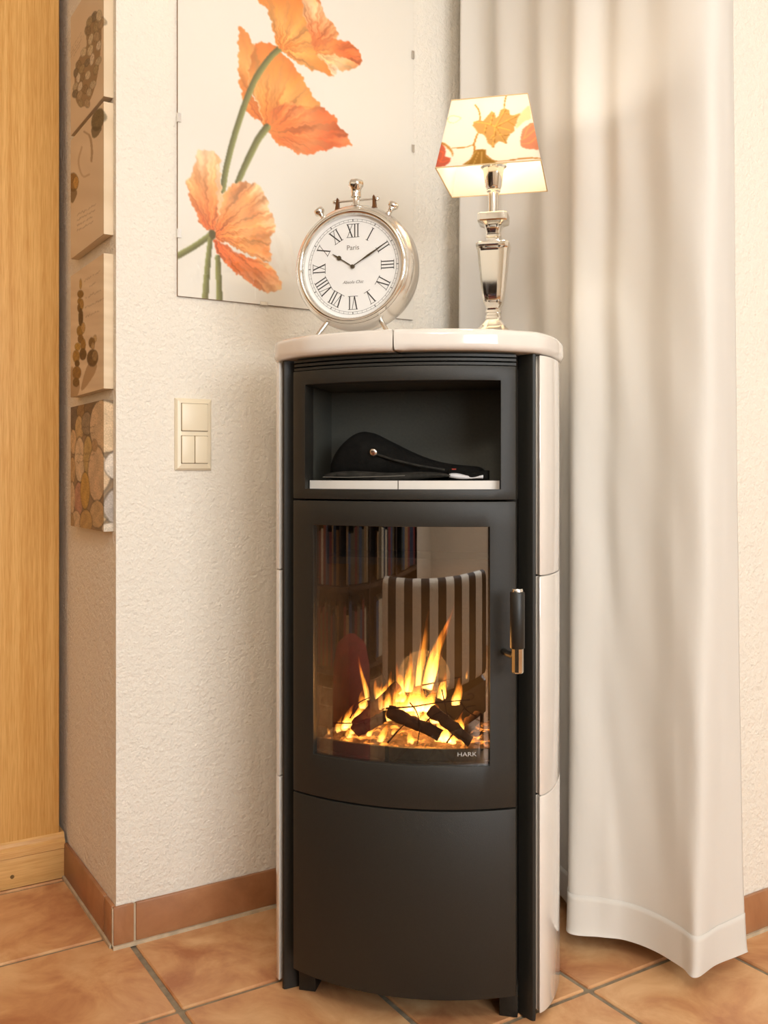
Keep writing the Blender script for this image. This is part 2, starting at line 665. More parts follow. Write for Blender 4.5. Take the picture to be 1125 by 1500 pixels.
# skirting tiles
def skirting(name, a, b, normal, cuts, label=None):
    a, b = Vector(a), Vector(b)
    d = (b - a).normalized()
    n = Vector(normal)
    root = structure(empty(name, (a.x, a.y, 0)), label)
    root.rotation_euler = (0, 0, math.atan2(d.y, d.x))
    s = 1 if (Matrix.Rotation(math.atan2(d.y, d.x), 3, 'Z') @ Vector((0, 1, 0))).dot(n) > 0 else -1
    ys = sorted((0, s * 0.009))
    g = sorted((0, s * 0.006))
    for x0, x1 in zip(cuts[:-1], cuts[1:]):
        MB().box(x0 + 0.002, x1 - 0.002, ys[0], ys[1], 0.006, 0.081).build('skirting_tile', M['skirt'], root, bevel=0.002, seg=2)
    MB().box(cuts[0], cuts[-1], g[0], g[1], 0.0, 0.079).build('joint', M['grout_light'], root)
    gg = sorted((0, s * 0.013))
    MB().box(cuts[0], cuts[-1], gg[0], gg[1], -0.001, 0.006).build('floor_joint', M['grout_light'], root)
    return root


skirting('baseboard_alcove', (AX - 0.009, AY, 0), (CX, AY, 0), (0, -1, 0), [0, 0.0445, 0.370, 0.695, 0.935], 'brown tiled skirting along the stove wall')
skirting('baseboard_left', (AX, AY, 0), (AX, 2.25, 0), (-1, 0, 0), [0, 0.057, 0.385], 'brown tiled skirting under the stone pictures')
skirting('baseboard_side', (CX, DY, 0), (CX, AY, 0), (-1, 0, 0), [0, 0.3, 0.61])
skirting('baseboard_right', (CX - 0.009, DY, 0), (3.0, DY, 0), (0, -1, 0), [0, 0.33, 0.66, 0.99, 1.32, 1.535], 'brown tiled skirting right of the curtain')

# unseen ceiling fitting, added to go with the warm fill light
cl = tag(empty('ceiling_fill_lamp', (-0.15, -0.35, ZC)), 'round white ceiling fitting added behind the camera for the warm fill light', 'lamp')
v, f = lathe([(0.0, 0.0), (0.09, 0.0), (0.09, -0.02), (0.02, -0.03), (0.02, -0.06), (0.0, -0.06)], 24)
obj('ceiling_rose', v, f, M['white_frame'], cl, auto=0.6)

# ------------------------------------------------------------------ oak wardrobe at the left
wr = tag(empty('oak_wardrobe', (-0.06, 2.262, 0)), 'tall honey oak wardrobe front at the left edge beside the stone pictures', 'wardrobe')
MB().box(-1.0, 0.587, 0.0, 0.58, 0.098, 2.3).build('panel', M['oak'], wr, bevel=0.003)
mo = MB()
prof = [(0.0, 0.104), (-0.004, 0.100), (-0.006, 0.092), (-0.012, 0.086), (-0.013, 0.071), (-0.010, 0.069), (0.05, 0.069), (0.05, 0.104)]
n = len(prof)
mo.add([(-1.0, y, z) for y, z in prof] + [(0.597, y, z) for y, z in prof],
       [(i, (i + 1) % n, n + (i + 1) % n, n + i) for i in range(n)] + [tuple(range(n)), tuple(range(n, 2 * n))])
mo.build('moulding', M['oak_pale'], wr)
pl = MB().box(-1.0, 0.597, -0.010, 0.05, 0.001, 0.069).build('plinth', M['oak_pale'], wr, bevel=0.002)
v, f = lathe([(0, -0.0005), (0.0042, -0.0005), (0.0046, 0.0008), (0, 0.0008)], 16, 'Y')
k = obj('dowel', [(x + 0.482, y - 0.0104, z + 0.028) for x, y, z in v], f, M['knot'], pl)

# ------------------------------------------------------------------ stove
FX, FY = 0.9159, 1.3994
RZ = -PI / 4
st = tag(empty('wood_stove', (FX, FY, 0), RZ), 'black wood burning stove with cream ceramic sides and top, in the room corner', 'stove')


def W(u, v, z):
    c = math.sqrt(0.5)
    return (FX + c * u + c * v, FY - c * u + c * v, z)


def at(px, py, v):
    """point of the stove's own frame at depth v behind its front line (sight line measured on the photograph)"""
    s = (px - 562.5) / 1395
    u = (s * (1.672 + 0.974 * v) - 0.037 - 0.226 * v) / (0.974 + 0.226 * s)
    d = 1.672 - 0.226 * u + 0.974 * v
    return Vector((u, v, 0.93 - (py - 695) / 1395 * d))


RC = 0.409


def bow(u, off=0.0):
    return -0.08 - off + (RC - math.sqrt(RC * RC - u * u))


def curved_slab(name, us, zs, solid, front, thick, m, parent, bevel=0.0):
    """bowed sheet with openings: cells (i, j) of the us x zs grid that are solid, extruded to a thickness"""
    fine = []
    for a, b in zip(us[:-1], us[1:]):
        k = max(1, int(round((b - a) / 0.012)))
        fine += [(a + (b - a) * q / k, None) for q in range(k)]
    U = [x for x, _ in fine] + [us[-1]]
    cell = []
    for x0, x1 in zip(U[:-1], U[1:]):
        mid = (x0 + x1) / 2
        cell.append(max(i for i in range(len(us) - 1) if us[i] <= mid))
    nu, nz = len(U), len(zs)
    V = []
    for back in (0, 1):
        for z in zs:
            for u in U:
                V.append((u, front(u) + (thick if back else 0), z))
    idx = lambda b, j, i: b * nu * nz + j * nu + i
    sol = lambda i, j: 0 <= i < nu - 1 and 0 <= j < nz - 1 and solid(cell[i], j)
    F = []
    for j in range(nz - 1):
        for i in range(nu - 1):
            if not sol(i, j):
                continue
            F.append((idx(0, j, i), idx(0, j, i + 1), idx(0, j + 1, i + 1), idx(0, j + 1, i)))
            F.append((idx(1, j, i), idx(1, j + 1, i), idx(1, j + 1, i + 1), idx(1, j, i + 1)))
            if not sol(i - 1, j):
                F.append((idx(0, j, i), idx(0, j + 1, i), idx(1, j + 1, i), idx(1, j, i)))
            if not sol(i + 1, j):
                F.append((idx(0, j, i + 1), idx(1, j, i + 1), idx(1, j + 1, i + 1), idx(0, j + 1, i + 1)))
            if not sol(i, j - 1):
                F.append((idx(0, j, i), idx(1, j, i), idx(1, j, i + 1), idx(0, j, i + 1)))
            if not sol(i, j + 1):
                F.append((idx(0, j + 1, i), idx(0, j + 1, i + 1), idx(1, j + 1, i + 1), idx(1, j + 1, i)))
    used = sorted({q for f in F for q in f})
    mp = {q: i for i, q in enumerate(used)}
    me = bpy.data.meshes.new(name)
    me.from_pydata([V[q] for q in used], [], [tuple(mp[q] for q in f) for f in F])
    if bevel > 0:
        bm = bmesh.new(); bm.from_mesh(me)
        bmesh.ops.recalc_face_normals(bm, faces=bm.faces)
        ed = [e for e in bm.edges if len(e.link_faces) == 2 and e.calc_face_angle(0) > 0.8]
        bmesh.ops.bevel(bm, geom=ed, offset=bevel, segments=2, affect='EDGES', profile=0.5)
        bm.to_mesh(me); bm.free()
    return from_mesh(name, me, m, parent, auto=0.5)


HU = 0.196
# carcass: side plates, back and shelves leave the niche and the fire chamber open
ca = MB()
for s in (-1, 1):
    ca.box(*sorted((s * 0.178, s * 0.1945)), -0.012, 0.30, 0.055, 1.134)
ca.box(-0.178, 0.178, 0.285, 0.30, 0.055, 1.134)
ca.box(-0.178, 0.178, -0.005, 0.285, 0.056, 0.075)
ca.box(-0.178, 0.178, -0.02, 0.285, 1.095, 1.10)
ca.build('carcass', M['steel'], st)
# feet-to-top corner posts
for s in (-1, 1):
    pts = [(0.2265, 0.0), (0.2265, 0.055), (0.196, 0.055), (0.196, 0.018), (0.210, 0.006), (0.219, -0.001), (0.2225, -0.002)]
    pts = [(s * a, b) for a, b in pts]
    n = len(pts)
    v = [(a, b, 0.0) for a, b in pts] + [(a, b, 1.135) for a, b in pts]
    f = [(i, (i + 1) % n, n + (i + 1) % n, n + i) for i in range(n)] + [tuple(range(n)), tuple(range(n, 2 * n))]
    obj('corner_post', v, f, M['steel'], st, auto=0.7)
    MB().box(*sorted((s * 0.165, s * 0.196)), 0.002, 0.055, 0.0, 0.056).build('foot', M['steel'], st, bevel=0.001)
    MB().box(*sorted((s * 0.12, s * 0.17)), 0.24, 0.28, 0.0, 0.056).build('foot', M['steel'], st, bevel=0.001)


# ceramic side tiles, three to a side
def side_u(v):
    if v <= 0.13:
        return 0.2275 + 0.034 * math.sqrt(max(0.0, 1 - ((v - 0.13) / 0.13) ** 2))
    return 0.2615 - 0.085 * ((v - 0.13) / 0.22) ** 2


vs = [0.13 - 0.128 * math.cos(PI / 2 * i / 12) for i in range(12)] + [0.13 + 0.21 * i / 12 for i in range(13)]
plan = [(side_u(v), v) for v in vs]
plan_in = []
for i, (a, b) in enumerate(plan):
    p = plan[max(i - 1, 0)]; q = plan[min(i + 1, len(plan) - 1)]
    d = Vector((q[0] - p[0], q[1] - p[1])).normalized()
    plan_in.append((a - d.y * 0.014, b + d.x * 0.014))
plan_in[0] = (plan[0][0] - 0.004, plan[0][1] + 0.012)
for s in (-1, 1):
    for z0, z1 in ((0.012, 0.381), (0.383, 0.756), (0.758, 1.133)):
        ring = plan + plan_in[::-1]
        n = len(ring)
        me = bpy.data.meshes.new('ceramic_side_tile')
        me.from_pydata([(s * a, b, z0) for a, b in ring] + [(s * a, b, z1) for a, b in ring], [],
                       [(i, (i + 1) % n, n + (i + 1) % n, n + i) for i in range(n)] + [tuple(range(n)), tuple(range(n, 2 * n))])
        bm = bmesh.new(); bm.from_mesh(me)
        bmesh.ops.recalc_face_normals(bm, faces=bm.faces)
        ed = [e for e in bm.edges if e.calc_face_angle(0) > 1.0]
        bmesh.ops.bevel(bm, geom=ed, offset=0.0016, segments=2, affect='EDGES', profile=0.5)
        bm.to_mesh(me); bm.free()
        o = from_mesh('ceramic_side_tile', me, M['ceramic'], st, auto=0.9)
        o['label'] = 'glossy cream ceramic side tile'

# ceramic top, two halves meeting in the middle
front = [(u, bow(u, 0.017)) for u in np.linspace(0.0012, 0.165, 12)]
rest = [(0.165, bow(0.165, 0.017)), (0.205, -0.035), (0.238, -0.006), (0.258, 0.045), (0.2665, 0.10), (0.267, 0.15), (0.257, 0.22), (0.23, 0.30), (0.185, 0.352), (0.15, 0.362)]
half = front[:-1] + [tuple(p) for p in catmull(rest, 5)] + [(0.0012, 0.362)]
for s in (-1, 1):
    P = [Vector((s * a, b)) for a, b in half]
    if s < 0:
        P = P[::-1]
    n = len(P)
    nor = []
    for i in range(n):
        d1 = (P[i] - P[i - 1]).normalized(); d2 = (P[(i + 1) % n] - P[i]).normalized()
        n1 = Vector((d1.y, -d1.x)); n2 = Vector((d2.y, -d2.x))
        q = (n1 + n2)
        q = q / max(0.5, (1 + n1.dot(n2)))
        nor.append(q)
    rings = []
    R = 0.011
    for a in range(0, 6):
        t = PI / 2 * a / 5
        rings.append((R * (1 - math.sin(t)), 1.1355 + R * (1 - math.cos(t))))
    for a in range(0, 6):
        t = PI / 2 * a / 5
        rings.append((R * (1 - math.cos(t)), 1.172 - R * (1 - math.sin(t))))
    v, f = [], []
    for ins, z in rings:
        for i in range(n):
            k = ins
            if abs(P[i].x) < 0.0015:
                k = ins * 0.25
            p = P[i] - nor[i] * k
            if abs(P[i].x) < 0.0015:
                p.x = P[i].x + s * ins * 0.2
            v.append((p.x, p.y, z))
    for r in range(len(rings) - 1):
        for i in range(n):
            j = (i + 1) % n
            f.append((r * n + i, r * n + j, (r + 1) * n + j, (r + 1) * n + i))
    f.append(tuple(range(n))); f.append(tuple((len(rings) - 1) * n + i for i in range(n)))
    o = obj('ceramic_top', v, f, M['ceramic'], st, auto=0.9)
    o['label'] = 'glossy cream ceramic top plate half'

# vent slats under the top
for z in (1.1135, 1.1205, 1.1275):
    curved_slab('vent_slat', [-HU, HU], [z, z + 0.0042], lambda i, j: True, lambda u: bow(u, -0.006), 0.02, M['steel'], st)
MB().box(-0.178, 0.178, -0.01, 0.0, 1.10, 1.134).build('vent_backing', M['steel_in'], st)

# warming niche
hole = lambda i, j: not (i == 1 and j == 1)
curved_slab('niche_frame', [-HU, -0.170, 0.172, HU], [0.8875, 0.905, 1.087, 1.1115], hole, bow, 0.05, M['steel'], st, bevel=0.0012)
li = MB()
for s in (-1, 1):
    li.box(*sorted((s * 0.1722, s * 0.178)), bow(0.172) + 0.045, 0.135, 0.9, 1.093)
li.box(-0.178, 0.178, 0.13, 0.135, 0.9, 1.093)
li.add([(u, v, z) for z in (1.0875, 1.093) for u, v in ((-0.178, 0.135), (0.178, 0.135), (0.172, -0.02), (0.08, -0.06), (0, -0.068), (-0.08, -0.06), (-0.172, -0.02))],
       [tuple(range(7)), tuple(range(7, 14))])
li.add([(u, v, z) for z in (0.895, 0.9045) for u, v in ((-0.178, 0.135), (0.178, 0.135), (0.172, -0.02), (0.08, -0.06), (0, -0.068), (-0.08, -0.06), (-0.172, -0.02))],
       [tuple(range(7)), tuple(range(7, 14)), (2, 3, 10, 9), (3, 4, 11, 10), (4, 5, 12, 11), (5, 6, 13, 12)])
li.build('niche_liner', M['steel_in'], st)
for u0, u1 in ((-0.168, -0.001), (0.001, 0.168)):
    us = np.linspace(u0, u1, 7)
    pr = [(u, bow(u, -0.022)) for u in us] + [(u1, 0.128), (u0, 0.128)]
    n = len(pr)
    t = MB().add([(a, b, z) for z in (0.905, 0.9195) for a, b in pr],
                 [(i, (i + 1) % n, n + (i + 1) % n, n + i) for i in range(n)] + [tuple(range(n)), tuple(range(n, 2 * n))])
    o = t.build('niche_tile', M['ceramic'], st, auto=0.7)
    o['label'] = 'cream ceramic tile on the niche floor'

# fire door with bowed glass
door = curved_slab('fire_door', [-HU, -0.1525, 0.1545, HU], [0.3715, 0.4435, 0.8425, 0.8845], hole, bow, 0.022, M['steel'], st, bevel=0.0012)
gl = curved_slab('door_glass', [-0.158, 0.160], [0.437, 0.848], lambda i, j: True, lambda u: bow(u, -0.006), 0.004, M['stove_glass'], door)
gl['label'] = 'bowed reflecting glass of the fire door'
me = text_mesh('HARK', 0.0100, 0.0002)
for vtx in me.vertices:
    x, y, z = vtx.co
    uu = x * 1.2 + 0.1175
    vtx.co = (uu, bow(uu, -0.0052) - z, y + 0.4625)
from_mesh('maker_mark', me, mat('grey_print', (176, 172, 166), 0.6), gl)['label'] = 'grey lettering on the glass'
# door handle
hc = (0.204, -0.09)
hv = door
v, f = tube([(0.176, bow(0.176) + 0.004, 0.634), (0.19, -0.075, 0.636), (hc[0], hc[1], 0.636)], 0.0055, 12)
arm = obj('handle_arm', v, f, M['steel'], door, auto=0.7)
v, f = lathe([(0, 0.649), (0.0108, 0.649), (0.0118, 0.6505), (0.0118, 0.739), (0.0108, 0.7405), (0, 0.7405)], 24)
h = obj('handle', [(x + hc[0], y + hc[1], z) for x, y, z in v], f, M['black_grip'], door, auto=0.6)
v, f = lathe([(0, 0.6095), (0.0088, 0.6095), (0.0100, 0.6115), (0.0100, 0.649), (0, 0.649)], 10)
obj('ferrule', [(x + hc[0], y + hc[1], z) for x, y, z in v], f, M['chrome'], h, auto=0.3)['label'] = 'polished metal end of the handle'
v, f = lathe([(0, 0.7405), (0.0092, 0.7405), (0.0092, 0.7435), (0.0082, 0.7455), (0, 0.7455)], 24)
obj('handle_cap', [(x + hc[0], y + hc[1], z) for x, y, z in v], f, M['chrome_b'], h, auto=0.6)
# lower panel
curved_slab('lower_panel', [-HU, HU], [0.0545, 0.3685], lambda i, j: True, bow, 0.022, M['steel'], st, bevel=0.0012)
# fire chamber
fc = MB()
for s in (-1, 1):
    fc.box(*sorted((s * 0.160, s * 0.178)), -0.012, 0.235, 0.43, 0.875)
fc.box(-0.16, 0.16, 0.215, 0.235, 0.43, 0.875)
fc.box(-0.16, 0.16, 0.0, 0.235, 0.862, 0.875)
fc.box(-0.16, 0.16, 0.06, 0.215, 0.765, 0.778)
fc.build('fire_chamber', M['firebrick'], st)
us = np.linspace(-0.176, 0.176, 15)
pr = [(u, bow(u, -0.018)) for u in us] + [(0.176, 0.215), (-0.176, 0.215)]
n = len(pr)
MB().add([(a, b, z) for z in (0.425, 0.447) for a, b in pr],
         [(i, (i + 1) % n, n + (i + 1) % n, n + i) for i in range(n)] + [tuple(range(n)), tuple(range(n, 2 * n))]).build('hearth_plate', M['steel_in'], st)
curved_slab('log_retainer', [-0.155, 0.155], [0.447, 0.466], lambda i, j: True, lambda u: bow(u, -0.024), 0.006, M['steel_in'], st)

# ------------------------------------------------------------------ fire: ash, logs, twigs, flames
g_u = np.linspace(-0.15, 0.15, 46)
g_v = np.linspace(0, 1, 30)
V = []
for b in g_v:
    for a in g_u:
        v0 = bow(a, -0.032)
        vv = v0 + (0.205 - v0) * b
        V.append((a, vv, 0.4485 + 0.010 * math.exp(-((vv - 0.06) / 0.07) ** 2) + random.uniform(0, 0.006)))
ash = obj('ash_bed', V, grid_faces(30, 46), M['ash'], None, smooth=True)
ash.location = W(0, 0, 0); ash.rotation_euler = (0, 0, RZ)
ash['kind'] = 'stuff'
tag(ash, 'pale ash and crumbs on the floor of the fire chamber', 'ash')


def flame_material(name='flame', power=1.0):
    m = bpy.data.materials.new(name)
    m.use_nodes = True
    nt = m.node_tree
    nt.nodes.remove(nt.nodes['Principled BSDF'])
    tc = nt.nodes.new('ShaderNodeTexCoord')
    sp = nt.nodes.new('ShaderNodeSeparateXYZ')
    nt.links.new(tc.outputs['Object'], sp.inputs[0])
    r = nt.nodes.new('ShaderNodeValToRGB')
    e = r.color_ramp.elements
    e[0].position = 0.0; e[0].color = (1.0, 0.52, 0.12, 1)
    e[1].position = 1.0; e[1].color = (0.9, 0.12, 0.01, 1)
    k = e.new(0.35); k.color = (1.0, 0.34, 0.035, 1)
    nt.links.new(sp.outputs['Z'], r.inputs['Fac'])
    s = nt.nodes.new('ShaderNodeValToRGB')
    e = s.color_ramp.elements
    e[0].position = 0.0; e[0].color = (1, 1, 1, 1)
    e[1].position = 1.0; e[1].color = (0.10, 0.10, 0.10, 1)
    k = e.new(0.4); k.color = (0.42, 0.42, 0.42, 1)
    nt.links.new(sp.outputs['Z'], s.inputs['Fac'])
    mp = nt.nodes.new('ShaderNodeMapping')
    mp.inputs['Scale'].default_value = (90, 90, 2.2)
    nt.links.new(tc.outputs['Object'], mp.inputs['Vector'])
    nz = nt.nodes.new('ShaderNodeTexNoise')
    nz.inputs['Scale'].default_value = 1.0
    nz.inputs['Detail'].default_value = 2
    nt.links.new(mp.outputs[0], nz.inputs['Vector'])
    mr = nt.nodes.new('ShaderNodeMapRange')
    mr.inputs['From Min'].default_value = 0.35
    mr.inputs['From Max'].default_value = 0.65
    mr.inputs['To Min'].default_value = 0.25
    mr.inputs['To Max'].default_value = 1.6
    nt.links.new(nz.outputs['Fac'], mr.inputs['Value'])
    mu = nt.nodes.new('ShaderNodeMath'); mu.operation = 'MULTIPLY'
    nt.links.new(s.outputs['Color'], mu.inputs[0]); nt.links.new(mr.outputs[0], mu.inputs[1])
    mu2 = nt.nodes.new('ShaderNodeMath'); mu2.operation = 'MULTIPLY'
    mu2.inputs[1].default_value = 430.0 * power
    nt.links.new(mu.outputs[0], mu2.inputs[0])
    em = nt.nodes.new('ShaderNodeEmission')
    nt.links.new(r.outputs['Color'], em.inputs['Color'])
    nt.links.new(mu2.outputs[0], em.inputs['Strength'])
    nt.links.new(em.outputs[0], nt.nodes['Material Output'].inputs['Volume'])
    return m


M['flame'] = flame_material('flame', 1.0)
fire = tag(empty('fire', W(0, 0.05, 0.452), RZ), 'bright orange and yellow flames burning behind the stove glass', 'fire')
Z4 = lambda X, Y: (460 + X / 4.1667, 860 + Y / 4.1667)
tongues = [  # base x, y, tip x, y, width, depth v
    (690, 620, 855, 95, 62, 0.08), (640, 600, 715, 110, 36, 0.10), (570, 640, 600, 370, 46, 0.09), (525, 650, 512, 440, 38, 0.11),
    (470, 650, 468, 490, 30, 0.12), (325, 690, 262, 385, 26, 0.07), (300, 740, 300, 610, 42, 0.06), (395, 690, 378, 545, 40, 0.10),
    (430, 660, 445, 560, 36, 0.11), (780, 680, 800, 500, 52, 0.10), (860, 720, 905, 530, 46, 0.09), (930, 560, 942, 478, 13, 0.09),
    (620, 760, 630, 520, 84, 0.06), (700, 760, 735, 580, 76, 0.06), (560, 760, 545, 600, 60, 0.07), (205, 860, 245, 700, 50, 0.02),
    (255, 830, 340, 640, 48, 0.04), (150, 880, 172, 770, 30, 0.01), (90, 900, 88, 830, 13, 0.0), (400, 945, 475, 790, 32, -0.02),
    (335, 910, 385, 830, 34, -0.01), (590, 950, 585, 845, 34, -0.02), (800, 960, 770, 790, 84, 0.01), (880, 880, 905, 750, 46, 0.03),
    (735, 830, 745, 690, 56, 0.05), (840, 960, 835, 860, 60, 0.0), (215, 920, 240, 830, 34, -0.01), (480, 900, 500, 830, 22, 0.0),
    (660, 880, 640, 760, 40, 0.03), (920, 955, 935, 905, 26, 0.0), (1000, 930, 1040, 880, 16, 0.0), (520, 700, 570, 560, 50, 0.05)]
fbase = Vector((0, 0.05, 0.452))
fine_t = []
for k in range(46):   # low flames licking along the fuel
    t = random.random()
    bx = 170 + 740 * t + random.uniform(-20, 20)
    by = 870 - 130 * math.sin(PI * min(1, t * 1.15)) + random.uniform(-10, 80)
    hh = random.uniform(60, 150) * (0.6 + 0.8 * math.sin(PI * t))
    fine_t.append((bx, by, bx + random.uniform(-15, 25), by - hh, random.uniform(14, 34), random.uniform(0.0, 0.09)))
for bx, by, tx, ty, wd, vv in tongues:
    fine_t.append((bx, by, tx, ty, wd * 0.78, vv))
    k = 3 if wd > 24 else 1
    for _ in range(k):
        dx = random.uniform(-0.6, 0.6) * wd
        sc = random.uniform(0.45, 0.95)
        fine_t.append((bx + dx, by + random.uniform(-8, 10), bx + dx + (tx - bx) * sc + random.uniform(-12, 12), by + (ty - by) * sc, wd * random.uniform(0.25, 0.5), vv + random.uniform(-0.02, 0.02)))
for q, (bx, by, tx, ty, wd, vv) in enumerate(fine_t):
    b = at(*Z4(bx, by), vv)
    b.z = max(b.z, 0.463)
    t = at(*Z4(tx, ty), vv + 0.005)
    hgt = max(0.012, t.z - b.z)
    rad = wd / 4.1667 * 0.00122 / 2 * 1.75
    ln = Vector((t.x - b.x, 0, hgt))
    NS = 16
    v, f = [], []
    ph = random.uniform(0, 6)
    for i in range(NS + 1):
        h = i / NS
        w = rad * (math.sin(PI * min(1, (h * 0.86 + 0.14)) ** 0.75) ** 0.9) * (1 - 0.75 * h) ** 0.55 if i < NS else 0.0002
        cx = (t.x - b.x) * h ** 1.25 + rad * 0.35 * math.sin(h * 7 + ph) * h
        for k in range(10):
            a = 2 * PI * k / 10
            wob = 1 + 0.25 * math.sin(2 * a + ph + 4 * h) + 0.15 * math.sin(3 * a + 2 * ph - 6 * h)
            v.append((cx + w * wob * math.cos(a), 0.8 * w * wob * math.sin(a), h))
    for i in range(NS):
        for k in range(10):
            l = (k + 1) % 10
            f.append((i * 10 + k, i * 10 + l, (i + 1) * 10 + l, (i + 1) * 10 + k))
    f.append(tuple(range(10))); f.append(tuple(NS * 10 + k for k in range(10)))
    o = obj('flame_tongue', v, f, M['flame'], fire, smooth=True)
    o.location = b - fbase
    o.scale = (1, 1, hgt)
light('fire_glow', 'POINT', W(0.02, 0.07, 0.56), 1.6, (1.0, 0.45, 0.13), shadow_soft_size=0.05)


def log(p0, p1, r, seed, label, m=None):
    g = random.Random(seed)
    p0, p1 = Vector(p0), Vector(p1)
    N = 12
    pts, rad = [], []
    for i in range(N + 1):
        t = i / N
        p = p0.lerp(p1, t) - p0
        p += Vector((g.uniform(-1, 1), g.uniform(-1, 1), g.uniform(-1, 1))) * r * 0.10
        pts.append(p); rad.append(r * (1 - 0.25 * t) * g.uniform(0.88, 1.1))
    v, f = tube(pts, rad, 12)
    v = [p + Vector((g.uniform(-1, 1), g.uniform(-1, 1), g.uniform(-1, 1))) * r * 0.09 for p in v]
    o = obj('log', v, f, m or M['bark'], None, auto=0.9)
    o.location = W(*p0); o.rotation_euler = (0, 0, RZ)
    return tag(o, label, 'log', 'logs in the stove')


log(at(*Z4(262, 860), 0.0), at(*Z4(505, 610), 0.09), 0.0145, 1, 'charred log leaning up to the right, left of the fire')
log(at(*Z4(450, 755), -0.025), at(*Z4(770, 905), -0.03), 0.0125, 2, 'dark log lying across the front middle of the fire')
log(at(*Z4(715, 750), 0.0), at(*Z4(955, 945), -0.015), 0.0115, 3, 'dark log sloping down to the right of the fire')
log(at(*Z4(250, 880), -0.035), at(*Z4(440, 790), -0.03), 0.012, 4, 'brown log lying low at the front left of the fire')
log(at(*Z4(880, 900), 0.06), at(*Z4(1010, 780), 0.10), 0.013, 5, 'dim log behind the curled twigs on the right')


def twig(pts, r, label):
    P = catmull([at(*Z4(x, y), v) for x, y, v in pts], 5)
    p0 = Vector(P[0])
    v, f = tube([Vector(p) - p0 for p in P], [1.35 * r * (1 - 0.5 * i / (len(P) - 1)) for i in range(len(P))], 6)
    o = obj('twig', v, f, M['twig'], None, smooth=True)
    o.location = W(*p0); o.rotation_euler = (0, 0, RZ)
    return tag(o, label, 'twig', 'twigs in the stove')


twig([(440, 740, -0.045), (600, 730, -0.05), (760, 705, -0.03), (950, 688, -0.01)], 0.0013, 'long thin twig bowed across the middle of the fire')
twig([(935, 660, 0.0), (960, 650, 0.0), (975, 668, 0.0), (960, 690, 0.0)], 0.0008, 'tiny curled twig tip above the right end of the fire')
twig([(780, 625, -0.01), (800, 720, -0.02), (815, 790, -0.02)], 0.0009, 'short upright twig right of the fire middle')
twig([(220, 800, 0.0), (270, 710, 0.0), (350, 670, 0.01)], 0.0011, 'thin twig arching over the left flames')
twig([(120, 830, -0.03), (250, 828, -0.035), (330, 800, -0.03)], 0.0010, 'thin level twig at the lower left of the fire')
twig([(585, 705, -0.03), (625, 760, -0.035), (645, 850, -0.04), (630, 960, -0.045)], 0.0010, 'bent twig hanging down in front of the fire middle')
twig([(660, 600, 0.05), (780, 575, 0.05), (900, 548, 0.05)], 0.0012, 'straight twig among the upper flames')
twig([(450, 950, -0.045), (510, 880, -0.045), (560, 830, -0.04)], 0.0012, 'pale twig leaning at the front middle of the ash')
twig([(810, 950, -0.03), (850, 895, -0.03), (885, 870, -0.03)], 0.0012, 'short twig leaning at the front right of the ash')
twig([(890, 700, 0.0), (940, 760, 0.0), (1000, 800, 0.0), (1010, 870, 0.0), (960, 860, 0.0)], 0.0008, 'looping twig at the right side of the fire')
twig([(870, 810, -0.01), (920, 740, -0.01), (985, 720, 0.0)], 0.0008, 'fine twig rising at the far right of the fire')
twig([(1010, 905, -0.02), (1030, 875, -0.02), (1065, 885, -0.02), (1070, 930, -0.02)], 0.0008, 'curled twig by the lower right of the glass')
twig([(370, 430, 0.02), (400, 490, 0.02), (450, 590, 0.03)], 0.0007, 'wispy twig standing above the left log')
twig([(660, 850, -0.02), (720, 790, -0.02), (790, 760, -0.02), (850, 800, -0.02)], 0.0009, 'arched twig over the right log')

# ------------------------------------------------------------------ glove in the niche
gv = tag(empty('fireplace_glove', W(0.0, 0.03, 0.9195), RZ), 'black suede fireplace glove with metal snap lying in the stove niche', 'glove')
top = [(487, 697), (492, 672), (502, 655), (515, 641), (530, 633), (545, 633), (570, 645), (600, 660), (630, 672), (655, 678), (680, 681), (700, 683), (709, 689), (712, 697)]
dep = [0.010, 0.035, 0.048, 0.055, 0.058, 0.058, 0.056, 0.052, 0.046, 0.044, 0.044, 0.043, 0.040, 0.030]
v, f = [], []
NK = 14
T = catmull([(a, b, d) for (a, b), d in zip(top, dep)], 3)
for a, b, d in T:
    p = at(a, b, 0.03)
    hgt = max(0.003, p.z - 0.9200)
    for k in range(NK):
        an = 2 * PI * k / NK
        c, s = math.cos(an), math.sin(an)
        zz = hgt / 2 + hgt / 2 * math.copysign(abs(s) ** 0.8, s)
        v.append((p.x, d * math.copysign(abs(c) ** 0.8, c), max(0.0006, zz)))
for i in range(len(T) - 1):
    for k in range(NK):
        l = (k + 1) % NK
        f.append((i * NK + k, i * NK + l, (i + 1) * NK + l, (i + 1) * NK + k))
f.append(tuple(range(NK))); f.append(tuple((len(T) - 1) * NK + k for k in range(NK)))
obj('glove_body', v, f, M['glove'], gv, smooth=True)
